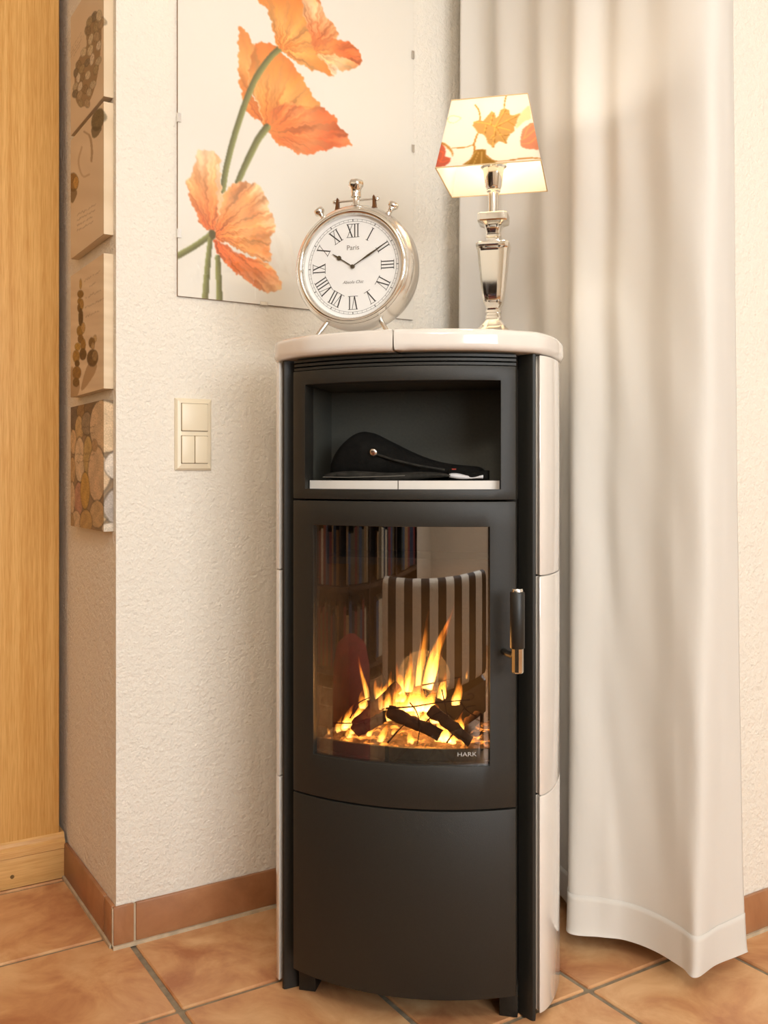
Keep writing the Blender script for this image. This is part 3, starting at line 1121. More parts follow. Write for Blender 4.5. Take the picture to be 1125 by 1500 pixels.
# lower layer of the glove, seen along the front edge
low = MB()
xs = np.linspace(-0.137, 0.085, 24)
vt, ft = [], []
for i, x in enumerate(xs):
    t = i / 23
    w = 0.012 * math.sin(PI * min(1, t * 0.9 + 0.1)) ** 0.6 + 0.002
    yb = -0.046 - 0.012 * math.sin(PI * t)
    zc = 0.0075 + 0.002 * math.sin(9 * t)
    for k in range(10):
        a = 2 * PI * k / 10
        vt.append((x, yb + 0.022 * math.cos(a), max(0.0008, zc + w * 0.62 * math.sin(a))))
for i in range(23):
    for k in range(10):
        l = (k + 1) % 10
        ft.append((i * 10 + k, i * 10 + l, (i + 1) * 10 + l, (i + 1) * 10 + k))
ft.append(tuple(range(10))); ft.append(tuple(230 + k for k in range(10)))
obj('thumb', vt, ft, M['glove_grey'], gv, smooth=True)
v, f = tube([(-0.139, -0.069, 0.006), (-0.09, -0.079, 0.0055), (-0.03, -0.081, 0.007), (0.01, -0.079, 0.0085)], 0.0006, 6)
obj('piping', v, f, mat('grey_piping', (110, 106, 98), 0.8), gv)
# cuff flap and its pale lining
vt, ft = [], []
for i in range(15):
    t = i / 14
    x = 0.080 + 0.067 * t
    yb = -0.052 + 0.004 * math.sin(7 * t)
    zt = 0.0145 - 0.002 * t + 0.002 * math.sin(8 * t)
    for k, (dy, z) in enumerate(((0.0, 0.002), (-0.004, 0.005 + 0.001 * math.sin(11 * t)), (-0.003, zt), (0.006, zt + 0.003), (0.03, zt + 0.003), (0.03, 0.001))):
        vt.append((x, yb + dy, z))
for i in range(14):
    for k in range(6):
        l = (k + 1) % 6
        ft.append((i * 6 + k, i * 6 + l, (i + 1) * 6 + l, (i + 1) * 6 + k))
ft.append(tuple(range(6))); ft.append(tuple(84 + k for k in range(6)))
obj('cuff', vt, ft, M['glove'], gv, smooth=True)
vt, ft = [], []
for i in range(15):
    t = i / 14
    x = 0.083 + 0.058 * t
    z1 = 0.011 - 0.002 * t + 0.0022 * math.sin(6 * t + 0.6)
    z0 = 0.0022 + 0.0035 * (1 - math.sin(PI * t)) * (1 - t) + 0.0015 * t
    vt += [(x, -0.0585, z0), (x, -0.060 - 0.001 * math.sin(9 * t), (z0 + z1) / 2), (x, -0.0575, z1), (x, -0.054, (z0 + z1) / 2)]
for i in range(14):
    for k in range(4):
        l = (k + 1) % 4
        ft.append((i * 4 + k, i * 4 + l, (i + 1) * 4 + l, (i + 1) * 4 + k))
ft.append((0, 1, 2, 3)); ft.append((56, 57, 58, 59))
obj('cuff_lining', vt, ft, M['lining'], gv, smooth=True)['label'] = 'white lining showing at the cuff'
v, f = tube([(-0.046, -0.0585, 0.046), (-0.015, -0.0605, 0.036), (0.03, -0.0575, 0.0255), (0.075, -0.0555, 0.0185)], [0.0022, 0.0022, 0.002, 0.0018], 8)
obj('strap', v, f, M['glove_grey'], gv, smooth=True)
v, f = lathe([(0, -0.003), (0.004, -0.003), (0.0065, -0.002), (0.0078, 0.0), (0.0078, 0.002), (0, 0.002)], 24, 'Y')
o = obj('snap_button', v, f, M['chrome_b'], gv, auto=0.7)
o.location = (-0.050, -0.0605, 0.0485); o.rotation_euler = (0.25, 0, -0.25)
o['label'] = 'round metal snap button'
MB().box(0.088, 0.095, -0.0615, -0.059, 0.0185, 0.0205).build('stitching', M['red'], gv)

# ------------------------------------------------------------------ table clock on the stove
ck = tag(empty('table_clock', W(-0.0960, 0.0260, 1.172), math.radians(221 - 270)), 'silver pocket watch shaped table clock on the left of the stove top', 'clock')
CZ = 0.1295
prof = [(0.0, 0.060), (0.075, 0.060), (0.094, 0.055), (0.107, 0.042), (0.1125, 0.022), (0.1130, 0.0), (0.1115, -0.012), (0.107, -0.021), (0.1035, -0.024), (0.1025, -0.0225),
        (0.1005, -0.026), (0.098, -0.0285), (0.095, -0.028), (0.0925, -0.024), (0.0918, -0.016), (0.0, -0.016)]
v, f = lathe(prof, 96, 'Y')
case = obj('clock_case', [(x, y, z + CZ) for x, y, z in v], f, M['chrome_b'], ck, auto=0.9)
v, f = lathe([(0.1036, -0.0205), (0.1022, -0.0272), (0.0985, -0.0298), (0.095, -0.0293), (0.0922, -0.0245), (0.0921, -0.018)], 96, 'Y')
f = [q for q in f if len(q) == 4]
obj('bezel', [(x, y, z + CZ) for x, y, z in v], f, M['chrome'], ck, smooth=True)
v, f = lathe([(0, -0.0165), (0.0919, -0.0165), (0.0919, -0.0160), (0, -0.0160)], 96, 'Y')
dial = obj('dial', [(x, y, z + CZ) for x, y, z in v], f, M['dial'], ck, auto=0.6)

YD = -0.0168


def strokes(ch):
    """Roman numeral letter as slabs in a unit-high box: list of (x0, y0, x1, y1, width)"""
    if ch == 'I':
        return 0.30, [(0.15, 0, 0.15, 1, 0.10)]
    if ch == 'V':
        return 0.66, [(0.10, 1, 0.34, 0, 0.11), (0.56, 1, 0.34, 0, 0.045)]
    return 0.66, [(0.09, 1, 0.57, 0, 0.11), (0.57, 1, 0.09, 0, 0.045)]


for hnum, word in enumerate(('XII', 'I', 'II', 'III', 'IV', 'V', 'VI', 'VII', 'VIII', 'IX', 'X', 'XI')):
    segs, x = [], 0.0
    for ch in word:
        wd, ss = strokes(ch)
        segs += [(a + x, b, c + x, d, w) for a, b, c, d, w in ss]
        x += wd
    segs += [(0.0, 0.0, x, 0.0, 0.035), (0.0, 1.0, x, 1.0, 0.035)]
    H = 0.0235
    an = -hnum * PI / 6
    mb = MB()
    for a, b, c, d, w in segs:
        dx, dy = c - a, d - b
        L = math.hypot(dx, dy)
        if abs(dy) < 1e-6:
            ox, oy = 0, w / 2
        else:
            ox, oy = w / 2 / abs(dy / L), 0
        q = [(a - ox, b - oy), (c - ox, d - oy), (c + ox, d + oy), (a + ox, b + oy)]
        P3 = []
        for lay in (YD, YD + 0.0003):
            for X, Y in q:
                lx = (X - x / 2) * H * 0.82
                lz = 0.0528 + Y * H
                P3.append((lx * math.cos(an) - lz * math.sin(an), lay, lx * math.sin(an) + lz * math.cos(an) + CZ))
        mb.add(P3, [(0, 1, 2, 3), (4, 5, 6, 7), (0, 1, 5, 4), (1, 2, 6, 5), (2, 3, 7, 6), (3, 0, 4, 7)])
    mb.build('numeral', M['ink'], dial)
mt = MB()
for r0, r1 in ((0.0808, 0.0812), (0.0848, 0.0852)):
    v, f = lathe([(r0, YD + 0.0003), (r0, YD), (r1, YD), (r1, YD + 0.0003)], 96, 'Y')
    mt.add([(x, y, z + CZ) for x, y, z in v], [q for q in f if len(q) == 4])
for i in range(60):
    a = i * PI / 30
    w = 0.0007 if i % 5 == 0 else 0.0002
    c, s = math.cos(a), math.sin(a)
    pp = [(-w, 0.081), (w, 0.081), (w, 0.085), (-w, 0.085)]
    mt.add([(x * c + z * s, YD, -x * s + z * c + CZ) for x, z in pp], [(0, 1, 2, 3)])
mt.build('minute_track', M['ink'], dial)
for word, size, zz, sh, mm in (('Paris', 0.0125, 0.034, 0.0, 'ink_grey'), ('Absolu Chic', 0.0078, -0.0275, 0.35, 'ink_grey')):
    me = text_mesh(word, size, 0.0001, sh)
    for vtx in me.vertices:
        x, y, z = vtx.co
        vtx.co = (x, YD - z, y + zz + CZ)
    from_mesh('dial_lettering', me, M[mm], dial)


def clock_hand(name, ang, pts, y):
    c, s = math.cos(ang), math.sin(ang)
    n = len(pts)
    v = [(x * c + z * s, yy, -x * s + z * c + CZ) for yy in (y, y - 0.0008) for x, z in pts]
    f = [(i, (i + 1) % n, n + (i + 1) % n, n + i) for i in range(n)] + [tuple(range(n)), tuple(range(n, 2 * n))]
    return obj(name, v, f, M['hand'], ck)


circ = [(0.0042 * math.sin(a), 0.0305 - 0.0042 * math.cos(a)) for a in np.linspace(0.35, PI - 0.35, 8)]
hp = [(-0.0009, -0.003), (0.0009, -0.003), (0.0009, 0.026)] + circ + [(0.0004, 0.045), (-0.0004, 0.045)] + [(-x, z) for x, z in circ[::-1]] + [(-0.0009, 0.026)]
clock_hand('hour_hand', math.radians(-57), hp, -0.0185)
clock_hand('minute_hand', math.radians(59), [(-0.0008, -0.003), (0.0008, -0.003), (0.0009, 0.02), (0.0019, 0.035), (0.0004, 0.070), (-0.0004, 0.070), (-0.0019, 0.035), (-0.0009, 0.02)], -0.0198)
v, f = lathe([(0, -0.0225), (0.003, -0.0222), (0.0036, -0.0205), (0.0036, -0.0168), (0, -0.0168)], 20, 'Y')
obj('hand_boss', [(x, y, z + CZ) for x, y, z in v], f, M['hand'], ck, auto=0.7)
v, f = lathe([(0, -0.0275), (0.04, -0.0269), (0.075, -0.0255), (0.0922, -0.0237)], 64, 'Y')
obj('clock_glass', [(x, y, z + CZ) for x, y, z in v], [q for q in f if len(q) == 4], M['pane'], ck, smooth=True)
# crown, bow bar and pushers
v, f = lathe([(0, 0), (0.011, 0), (0.0085, 0.004), (0.0060, 0.007), (0.0060, 0.016), (0.0095, 0.018), (0.0095, 0.021), (0.0090, 0.023), (0.0090, 0.031), (0.0100, 0.032),
              (0.0105, 0.034), (0.0130, 0.037), (0.0138, 0.042), (0.0128, 0.047), (0.009, 0.0495), (0, 0.0500)], 32)
vv = []
for x, y, z in v:
    r = math.hypot(x, y)
    if r > 1e-6 and z > 0.035:
        a = math.atan2(y, x)
        q = 1 + 0.07 * math.cos(6 * a)
        x, y = x * q, y * q
    vv.append((x, y, z + CZ + 0.1105))
obj('crown', vv, f, M['chrome'], ck, auto=1.0)
v, f = tube([(-0.038, 0, CZ + 0.1230), (0.038, 0, CZ + 0.1230)], 0.0020, 12)
bar = obj('bow_bar', v, f, M['chrome'], ck, auto=0.8)
for s in (-1, 1):
    v, f = lathe([(0, -0.005), (0.003, -0.004), (0.0042, 0), (0.003, 0.004), (0, 0.005)], 14)
    obj('bar_end', [(s * 0.0395 + z, x, y + CZ + 0.1230) for x, y, z in v], f, M['chrome'], bar, smooth=True)
    pts = [(0.030, 0.098), (0.045, 0.094), (0.0385, 0.110), (0.0365, 0.126), (0.0345, 0.130), (0.0325, 0.126), (0.0325, 0.112)]
    n = len(pts)
    v = [(s * x, y, z + CZ) for y in (-0.004, 0.004) for x, z in pts]
    obj('bar_bracket', v, [(i, (i + 1) % n, n + (i + 1) % n, n + i) for i in range(n)] + [tuple(range(n)), tuple(range(n, 2 * n))], M['brass'], ck)
    v, f = lathe([(0, 0), (0.0065, 0), (0.0045, 0.004), (0.0042, 0.011), (0.0062, 0.014), (0.0092, 0.0165), (0.0100, 0.020), (0.0085, 0.0245), (0.004, 0.0262), (0, 0.0265)], 24)
    o = obj('push_button', v, f, M['chrome'], ck, auto=0.9)
    a = math.radians(33) * s
    o.location = (0.1095 * math.sin(a), 0, CZ + 0.1095 * math.cos(a)); o.rotation_euler = (0, a, 0)
    v, f = tube([(s * 0.050, -0.012, CZ - 0.096), (s * 0.060, -0.018, 0.018), (s * 0.071, -0.022, 0.0032)], [0.0045, 0.0042, 0.0032], 12)
    obj('leg', v, f, M['chrome'], ck, auto=0.8)
v, f = tube([(0, 0.024, CZ - 0.1), (0, 0.05, 0.0032)], [0.0045, 0.0032], 12)
obj('leg', v, f, M['chrome'], ck, auto=0.8)

# ------------------------------------------------------------------ table lamp
lp = tag(empty('table_lamp', W(0.146, 0.082, 1.172), RZ), 'silver table lamp with lit floral shade on the right of the stove top', 'lamp')
K = 0.001233


def squareish(prof, m, name, parent, ex=5.0, n=32):
    v, f = [], []
    for w, z in prof:
        for k in range(n):
            a = 2 * PI * k / n + PI / n
            c, s = math.cos(a), math.sin(a)
            r = w / (abs(c) ** ex + abs(s) ** ex) ** (1 / ex)
            v.append((r * c, r * s, z))
    for i in range(len(prof) - 1):
        for k in range(n):
            l = (k + 1) % n
            f.append((i * n + k, i * n + l, (i + 1) * n + l, (i + 1) * n + k))
    f.append(tuple(range(n))); f.append(tuple((len(prof) - 1) * n + k for k in range(n)))
    return obj(name, v, f, m, parent, auto=0.45)


zz = lambda y: 0.93 + (695 - y) * K - 1.172
squareish([(0.042, 0.0), (0.042, 0.006), (0.038, 0.009), (0.024, zz(481)), (0.0215, zz(478)), (0.014, zz(471)), (0.0125, zz(469))], M['chrome'], 'lamp_base', lp, 8)
squareish([(0.0125, zz(469)), (0.0135, zz(467.5)), (0.0135, zz(464)), (0.012, zz(463)), (0.012, zz(460)), (0.0135, zz(459)), (0.0135, zz(456)), (0.012, zz(455)),
           (0.0125, zz(452)), (0.0165, zz(446)), (0.0195, zz(432)), (0.0225, zz(412)), (0.0252, zz(390)), (0.0270, zz(372)), (0.0275, zz(368)),
           (0.0290, zz(366)), (0.0300, zz(362)), (0.0300, zz(359.5)), (0.0285, zz(358)), (0.013, zz(356.5)), (0.0120, zz(352)), (0.0125, zz(350)), (0.0138, zz(349)), (0.0138, zz(346)),
           (0.0120, zz(344)), (0.0125, zz(341)), (0.0150, zz(335)), (0.0165, zz(332)), (0.0260, zz(328)), (0.0275, zz(326)), (0.0275, zz(317)), (0.0265, zz(315.5)), (0.0100, zz(314.5))], M['chrome'], 'lamp_body', lp, 7)
v, f = lathe([(0, zz(315)), (0.0098, zz(315)), (0.0098, zz(283)), (0.0125, zz(281)), (0.0125, zz(279)), (0.0105, zz(277.5)), (0, zz(277.5))], 28)
obj('lamp_stem', v, f, M['chrome'], lp, auto=0.6)
v, f = lathe([(0, zz(278)), (0.0125, zz(278)), (0.0150, zz(274)), (0.0185, zz(252)), (0.0200, zz(248)), (0.0238, zz(246)), (0.0238, zz(243)), (0.0215, zz(241)), (0.0, zz(241))], 32)
obj('lamp_socket', v, f, M['chrome'], lp, auto=0.6)
v, f = lathe([(0.010, zz(241)), (0.0125, zz(236)), (0.0185, zz(222)), (0.0205, zz(208)), (0.0175, zz(193)), (0.010, zz(184)), (0.0, zz(181))], 24)
obj('bulb', v, f, emit_mat('bulb_glass', (255, 224, 170), 6.0), lp, smooth=True)
SB, ST_ = 0.0905, 0.0660
SZ0, SZ1 = 1.4617 - 1.172, 1.586 - 1.172
lamp_glow = light('lamp_bulb_light', 'POINT', (0, 0, 0), 2.1, (1.0, 0.91, 0.80), shadow_soft_size=0.022)
lamp_glow.parent = lp
lamp_glow.location = (0, 0, zz(186))


def shade_uv(q):
    TL, TR, BL, BR = (175, 110), (915, 75), (10, 795), (1075, 745)
    out = []
    for x, y in q:
        b = 0.5
        for _ in range(6):
            xl = TL[0] + (BL[0] - TL[0]) * b; xr = TR[0] + (BR[0] - TR[0]) * b
            a = (x - xl) / (xr - xl)
            yt = TL[1] + (TR[1] - TL[1]) * a; yb = BL[1] + (BR[1] - BL[1]) * a
            b = (y - yt) / (yb - yt)
        out.append((a, b))
    return out


leaf = shade_uv([(385, 380), (400, 340), (450, 325), (490, 335), (520, 300), (570, 240), (605, 260), (615, 310), (640, 290), (660, 230), (700, 215), (750, 240), (755, 285), (790, 290),
                 (855, 270), (830, 330), (820, 375), (800, 400), (800, 450), (760, 480), (735, 520), (725, 580), (690, 555), (650, 545), (620, 570), (590, 610), (570, 580), (540, 560),
                 (520, 500), (490, 470), (440, 460), (420, 420)])
red_l = shade_uv([(50, 530), (85, 560), (115, 610), (110, 680), (165, 700), (160, 735), (110, 778), (0, 790), (-10, 720), (30, 620)])
grn_l = shade_uv([(50, 530), (100, 545), (150, 580), (190, 640), (185, 690), (170, 640), (120, 590), (80, 560)])
red_r = shade_uv([(985, 370), (1020, 480), (1050, 640), (1000, 635), (930, 630), (870, 600), (865, 540), (880, 440), (930, 395)])
pale_r = shade_uv([(850, 290), (900, 230), (940, 200), (960, 330), (900, 350), (860, 390), (815, 430), (820, 380)])
low_l = shade_uv([(290, 772), (370, 720), (400, 640), (440, 625), (520, 625), (520, 680), (560, 720), (640, 765), (500, 775)])


def shade_print(a, b, kind):
    if kind:
        a = (a * (1 if kind == 2 else -1) + 0.37 * kind) % 1.0
    p = Paint(a, b, (252, 240, 230))
    br, dk = (190, 132, 52), (150, 100, 40)
    for pts, w in (([(410, 170), (440, 215), (455, 265), (460, 325)], 0.016), ([(712, 78), (700, 140), (694, 215)], 0.014), ([(435, 465), (405, 560), (412, 640)], 0.018),
                   ([(180, 600), (300, 598), (400, 572)], 0.012), ([(520, 680), (600, 738), (700, 745), (800, 735)], 0.014), ([(800, 735), (930, 722), (1075, 728)], 0.016)):
        p.line(shade_uv(pts), w, br)
    p.line(shade_uv([(130, 300), (180, 270), (265, 295), (210, 340), (150, 335), (130, 300)]), 0.008, (240, 206, 150))
    p.poly(pale_r, (244, 208, 150), 2, alpha=0.7)
    p.poly(low_l, (168, 128, 58), 2)
    for q in ((330, 770, 425, 640), (400, 770, 450, 650), (480, 770, 480, 650)):
        p.line(shade_uv([(q[0], q[1]), (q[2], q[3])]), 0.008, (222, 184, 110))
    m = p.poly(leaf, (196, 156, 96), 0)
    vein = shade_uv([(400, 345), (520, 360), (610, 395), (760, 440)])
    p.line(vein, 0.012, (236, 190, 100))
    for q in ([(610, 395), (590, 600)], [(610, 395), (700, 225)], [(610, 395), (845, 278)], [(610, 395), (722, 570)], [(560, 380), (580, 250)], [(520, 370), (500, 460)],
              [(600, 480), (560, 520)], [(690, 260), (740, 270)], [(720, 340), (800, 390)], [(660, 480), (740, 480)]):
        p.line(shade_uv(q), 0.007, (238, 192, 104))
        p.line([(x + 0.012, y + 0.012) for x, y in shade_uv(q)], 0.005, dk)
    p.poly(red_l, (206, 112, 86), 2)
    p.poly(grn_l, (196, 150, 84), 2)
    p.poly(red_r, (218, 150, 118), 2)
    for q in ([(985, 380), (930, 430), (900, 520)], [(1000, 440), (940, 500), (880, 540)], [(1020, 520), (960, 570), (880, 580)]):
        p.line(shade_uv(q), 0.012, (240, 178, 118))
    for q in ([(40, 620), (90, 650), (60, 740)], [(20, 700), (80, 740), (150, 720)]):
        p.line(shade_uv(q), 0.012, (232, 120, 80))
    return p


NG = 110
for kind, rz in enumerate((0, PI / 2, PI, -PI / 2)):
    b, a = np.meshgrid(np.linspace(0, 1, NG), np.linspace(0, 1, NG), indexing='ij')
    hw = ST_ + (SB - ST_) * b
    X = (a * 2 - 1) * hw
    Y = -hw
    Z = SZ1 + (SZ0 - SZ1) * b
    me = bpy.data.meshes.new('shade_panel')
    me.from_pydata(np.stack([X, Y, Z], -1).reshape(-1, 3).tolist(), [], grid_faces(NG, NG))
    shade_print(a, b, kind).apply(me)
    for pq in me.polygons:
        pq.use_smooth = True
    me.materials.append(M['shade'])
    o = bpy.data.objects.new('shade_panel', me); COL.objects.link(o)
    o.parent = lp; o.rotation_euler = (0, 0, rz)
    o['label'] = 'cream fabric shade side printed with autumn leaves'
lm_ = mat('shade_liner', (250, 244, 228), 0.9)
nt = lm_.node_tree
tr_ = nt.nodes.new('ShaderNodeBsdfTranslucent'); tr_.inputs[0].default_value = rgba((252, 246, 230))
mx_ = nt.nodes.new('ShaderNodeMixShader'); mx_.inputs[0].default_value = 0.30
nt.links.new(nt.nodes['Principled BSDF'].outputs[0], mx_.inputs[1]); nt.links.new(tr_.outputs[0], mx_.inputs[2])
nt.links.new(mx_.outputs[0], nt.nodes['Material Output'].inputs['Surface'])
lb, ltp = SB - 0.0012, ST_ - 0.0012
lv = [(x * w_, y * w_, z_) for w_, z_ in ((lb, SZ0 + 0.0004), (ltp, SZ1 - 0.0004)) for x, y in ((-1, -1), (1, -1), (1, 1), (-1, 1))]
obj('shade_liner', lv, [(i, (i + 1) % 4, 4 + (i + 1) % 4, 4 + i) for i in range(4)], lm_, lp)['label'] = 'plain white inside of the shade'
for hw, z in ((SB, SZ0), (ST_, SZ1)):
    pts = [(-hw, -hw, z), (hw, -hw, z), (hw, hw, z), (-hw, hw, z)]
    mb = MB()
    for i in range(4):
        v, f = tube([pts[i], pts[(i + 1) % 4]], 0.0011, 6)
        mb.add(v, f)
    mb.build('shade_binding', M['shade_edge'], lp)
sp_ = MB()
for a in (0.3, 0.3 + 2 * PI / 3, 0.3 + 4 * PI / 3):
    v, f = tube([(0.0215 * math.cos(a), 0.0215 * math.sin(a), zz(243)), (ST_ * 0.93 * math.cos(a), ST_ * 0.93 * math.sin(a), SZ1 - 0.004)], 0.001, 6)
    sp_.add(v, f)
sp_.build('shade_carrier', M['chrome_b'], lp)

# ------------------------------------------------------------------ poppy picture in a clip frame
PX0, PX1, PZ0, PZ1 = 0.668, 1.2425, 1.293, 2.095
pic = tag(empty('poppy_picture', (PX0, AY, PZ0)), 'frameless glazed picture of three orange poppies on the wall', 'picture')
PW, PH = PX1 - PX0, PZ1 - PZ0
MB().box(0, PW, -0.006, -0.001, 0, PH).build('backing_board', M['back_board'], pic)
NX, NZ = 330, 450
zg, xg = np.meshgrid(np.linspace(PH, 0, NZ), np.linspace(0, PW, NX), indexing='ij')
# image coordinates of the print (sheet projected through the camera to enlarged image pixels)
wx, wy, wz = xg + PX0, AY - 0.007, zg + PZ0
dpt = 0.529 * wx + 0.8486 * wy
DX = (562.5 + 1395 * (0.8486 * wx - 0.529 * wy) / dpt - 240) / 0.35556
DY_ = (695 - 1395 * (wz - 0.93) / dpt) / 0.35556
WX = 3.0 * np.sin(DY_ * 0.11 + 1.3) + 2.2 * np.sin(DY_ * 0.23 + DX * 0.12) + 1.5 * np.sin(DX * 0.31 - DY_ * 0.17)
WY = 3.0 * np.sin(DX * 0.10 + 0.4) + 2.2 * np.sin(DX * 0.21 - DY_ * 0.13 + 2) + 1.5 * np.sin(DX * 0.29 + DY_ * 0.25)
p = Paint(DX, DY_, (236, 229, 216))
DX0, DY0 = DX, DY_
p.X, p.Y = DX + WX, DY_ + WY
G1, G2 = (96, 92, 52), (160, 160, 96)
OR = (226, 112, 44)
# middle flower, behind the upper stem
p.petal([(310, 115), (322, 112), (340, 130), (360, 160), (375, 195), (360, 250), (350, 310), (355, 360), (380, 420), (405, 480), (408, 505), (385, 495), (355, 470), (335, 445), (325, 400), (312, 350),
         (308, 280), (307, 200)], (415, 520), [(214, 110, 42), (236, 140, 62), (244, 172, 96), (240, 150, 74)], 0.10, 46, 3)
p.petal([(372, 190), (385, 180), (420, 172), (440, 180), (468, 195), (500, 230), (540, 268), (565, 310), (595, 360), (620, 400), (645, 440), (600, 460), (540, 440), (480, 440), (445, 490), (430, 545), (412, 515),
         (400, 470), (375, 400), (352, 360), (350, 300), (360, 240)], (425, 535), [(226, 116, 44), (240, 148, 66), (244, 170, 92), (238, 146, 66), (228, 120, 52)], 0.12, 44, 4)
p.petal([(440, 470), (480, 428), (530, 425), (590, 450), (645, 440), (680, 460), (710, 490), (720, 515), (745, 540), (765, 575), (773, 598), (740, 602), (690, 612), (640, 625), (590, 637), (555, 632),
         (510, 610), (475, 595), (450, 570), (432, 540)], (432, 540), [(236, 140, 66), (232, 122, 56), (240, 146, 84), (228, 108, 50), (238, 134, 76)], 0.14, 52, 5)
p.line([(455, 480), (500, 440), (560, 440), (640, 445)], 5, (214, 108, 48), soft=2, alpha=0.6)
p.line([(470, 570), (560, 560), (660, 575), (760, 592)], 5, (216, 104, 50), soft=2, alpha=0.5)
p.line([(375, 380), (395, 450), (410, 505)], 4, (250, 196, 130), soft=1, alpha=0.7)
p.X, p.Y = DX0, DY0
# stems
p.line([(425, 525), (390, 572), (355, 640), (325, 705), (305, 752)], (30, 24), G2, G1)
p.line([(480, 200), (440, 235), (385, 312), (345, 400), (310, 500), (280, 600), (256, 700), (243, 785)], (26, 24), G2, G1)
# upper flower
p.X, p.Y = DX0 + WX, DY0 + WY
p.poly([(580, -100), (590, 90), (610, 190), (640, 235), (690, 262), (740, 235), (740, 180), (690, 150), (650, 60), (640, -100)], (226, 128, 66), 3)
p.petal([(380, -150), (390, 0), (405, 20), (425, 30), (435, 70), (445, 105), (455, 150), (468, 190), (485, 208), (520, 235), (560, 265), (610, 285), (660, 300), (695, 318), (690, 295), (670, 262), (640, 235), (615, 190),
         (605, 140), (585, 90), (575, 40), (570, -160)], (482, 205), [(232, 132, 52), (244, 170, 92), (238, 148, 66), (226, 118, 46), (232, 130, 60)], 0.13, 44, 6)
p.petal([(570, -160), (575, 40), (585, 90), (608, 145), (640, 165), (690, 160), (715, 158), (712, 120), (690, 92), (672, 70), (660, 45), (640, 10), (632, 0), (640, -150)], (620, 180),
        [(222, 112, 50), (240, 160, 100), (248, 196, 146), (238, 156, 96), (230, 130, 60)], 0.12, 40, 7)
p.petal([(625, 200), (660, 185), (700, 165), (740, 165), (780, 185), (810, 215), (815, 240), (808, 262), (780, 262), (740, 235), (690, 225), (640, 228)], (620, 215),
        [(234, 138, 66), (240, 150, 80), (228, 112, 52), (234, 124, 64)], 0.14, 50, 8)
p.petal([(635, 228), (690, 225), (740, 235), (785, 258), (805, 265), (770, 290), (720, 285), (685, 268)], (630, 220), [(246, 186, 120), (250, 206, 150), (240, 158, 92)], 0.10, 40, 9)
p.petal([(672, 262), (700, 270), (722, 288), (705, 305), (692, 318), (688, 295)], (660, 255), [(240, 170, 110), (248, 214, 178)], 0.08, 30, 10)
p.line([(600, 100), (630, 95), (640, 150), (620, 190)], 7, (212, 104, 44), soft=2, alpha=0.6)
# lower flower
p.petal([(135, 640), (150, 618), (190, 620), (225, 640), (232, 670), (228, 700), (230, 760), (234, 820), (228, 880), (205, 950), (190, 950), (165, 935), (140, 905), (130, 860), (110, 830), (105, 790), (92, 755),
         (110, 720), (125, 690)], (195, 955), [(222, 106, 46), (236, 140, 72), (242, 168, 104), (248, 206, 160)], 0.12, 44, 11)
p.petal([(215, 700), (230, 680), (240, 790), (252, 800), (236, 880), (225, 900)], (205, 950), [(240, 170, 110), (250, 214, 172)], 0.08, 30, 12)
p.petal([(205, 960), (222, 900), (240, 840), (252, 795), (290, 755), (330, 750), (375, 755), (405, 780), (425, 815), (435, 860), (455, 905), (460, 940), (445, 975), (438, 1010), (440, 1075), (400, 1068),
         (340, 1045), (280, 1010), (225, 990)], (203, 965), [(226, 110, 48), (238, 142, 72), (244, 168, 104), (240, 156, 92), (248, 196, 146)], 0.14, 56, 13)
p.petal([(208, 985), (250, 1010), (300, 1040), (345, 1060), (400, 1070), (430, 1085), (460, 1120), (485, 1160), (480, 1190), (450, 1205), (415, 1200), (375, 1185), (350, 1160), (300, 1125), (260, 1090), (225, 1050),
         (208, 1010)], (203, 975), [(222, 98, 44), (232, 118, 58), (238, 138, 78), (246, 188, 134)], 0.14, 60, 14)
p.line([(215, 990), (290, 1035), (360, 1070), (420, 1090)], 6, (206, 92, 44), soft=2, alpha=0.6)
p.X, p.Y = DX0, DY0
p.line([(200, 962), (130, 1012), (50, 1058)], (24, 26), G1, G2)
p.line([(192, 985), (180, 1100), (170, 1235)], (20, 27), G1, G2)
p.line([(222, 1060), (226, 1140), (230, 1240)], (22, 25), G1, G2)
p.poly([(185, 955), (200, 945), (214, 962), (208, 985), (192, 980)], (96, 84, 44), 3)
me = bpy.data.meshes.new('print')
me.from_pydata(np.stack([xg, np.full_like(xg, -0.0065), zg], -1).reshape(-1, 3).tolist(), [], grid_faces(NZ, NX))
p.apply(me)
me.materials.append(M['poster'])
o = bpy.data.objects.new('print', me); COL.objects.link(o); o.parent = pic
o['label'] = 'print of three orange poppies on cream paper'
MB().box(0, PW, -0.0092, -0.0072, 0, PH).build('glass_pane', M['pane'], pic)
for side, zc in (('l', 1.655), ('l', 1.42), ('l', 1.95), ('r', 1.915), ('r', 1.695), ('r', 1.42)):
    x0, x1 = (-0.0015, 0.006) if side == 'l' else (PW - 0.006, PW + 0.0015)
    c = MB().box(x0, x1, -0.0102, -0.0093, zc - PZ0 - 0.009, zc - PZ0 + 0.009)
    xo = (-0.0015, -0.0004) if side == 'l' else (PW + 0.0004, PW + 0.0015)
    c.box(xo[0], xo[1], -0.0093, -0.001, zc - PZ0 - 0.009, zc - PZ0 + 0.009)
    c.build('clip', M['chrome_b'], pic)
for xc in (0.190, 0.44):
    MB().box(xc - 0.009, xc + 0.009, -0.0102, -0.0093, -0.0015, 0.006).box(xc - 0.009, xc + 0.009, -0.0093, -0.001, -0.0015, -0.0004).build('clip', M['chrome_b'], pic)

# ------------------------------------------------------------------ stone pictures on canvas
TH = 0.019
CY0, CY1 = 1.888, 2.149


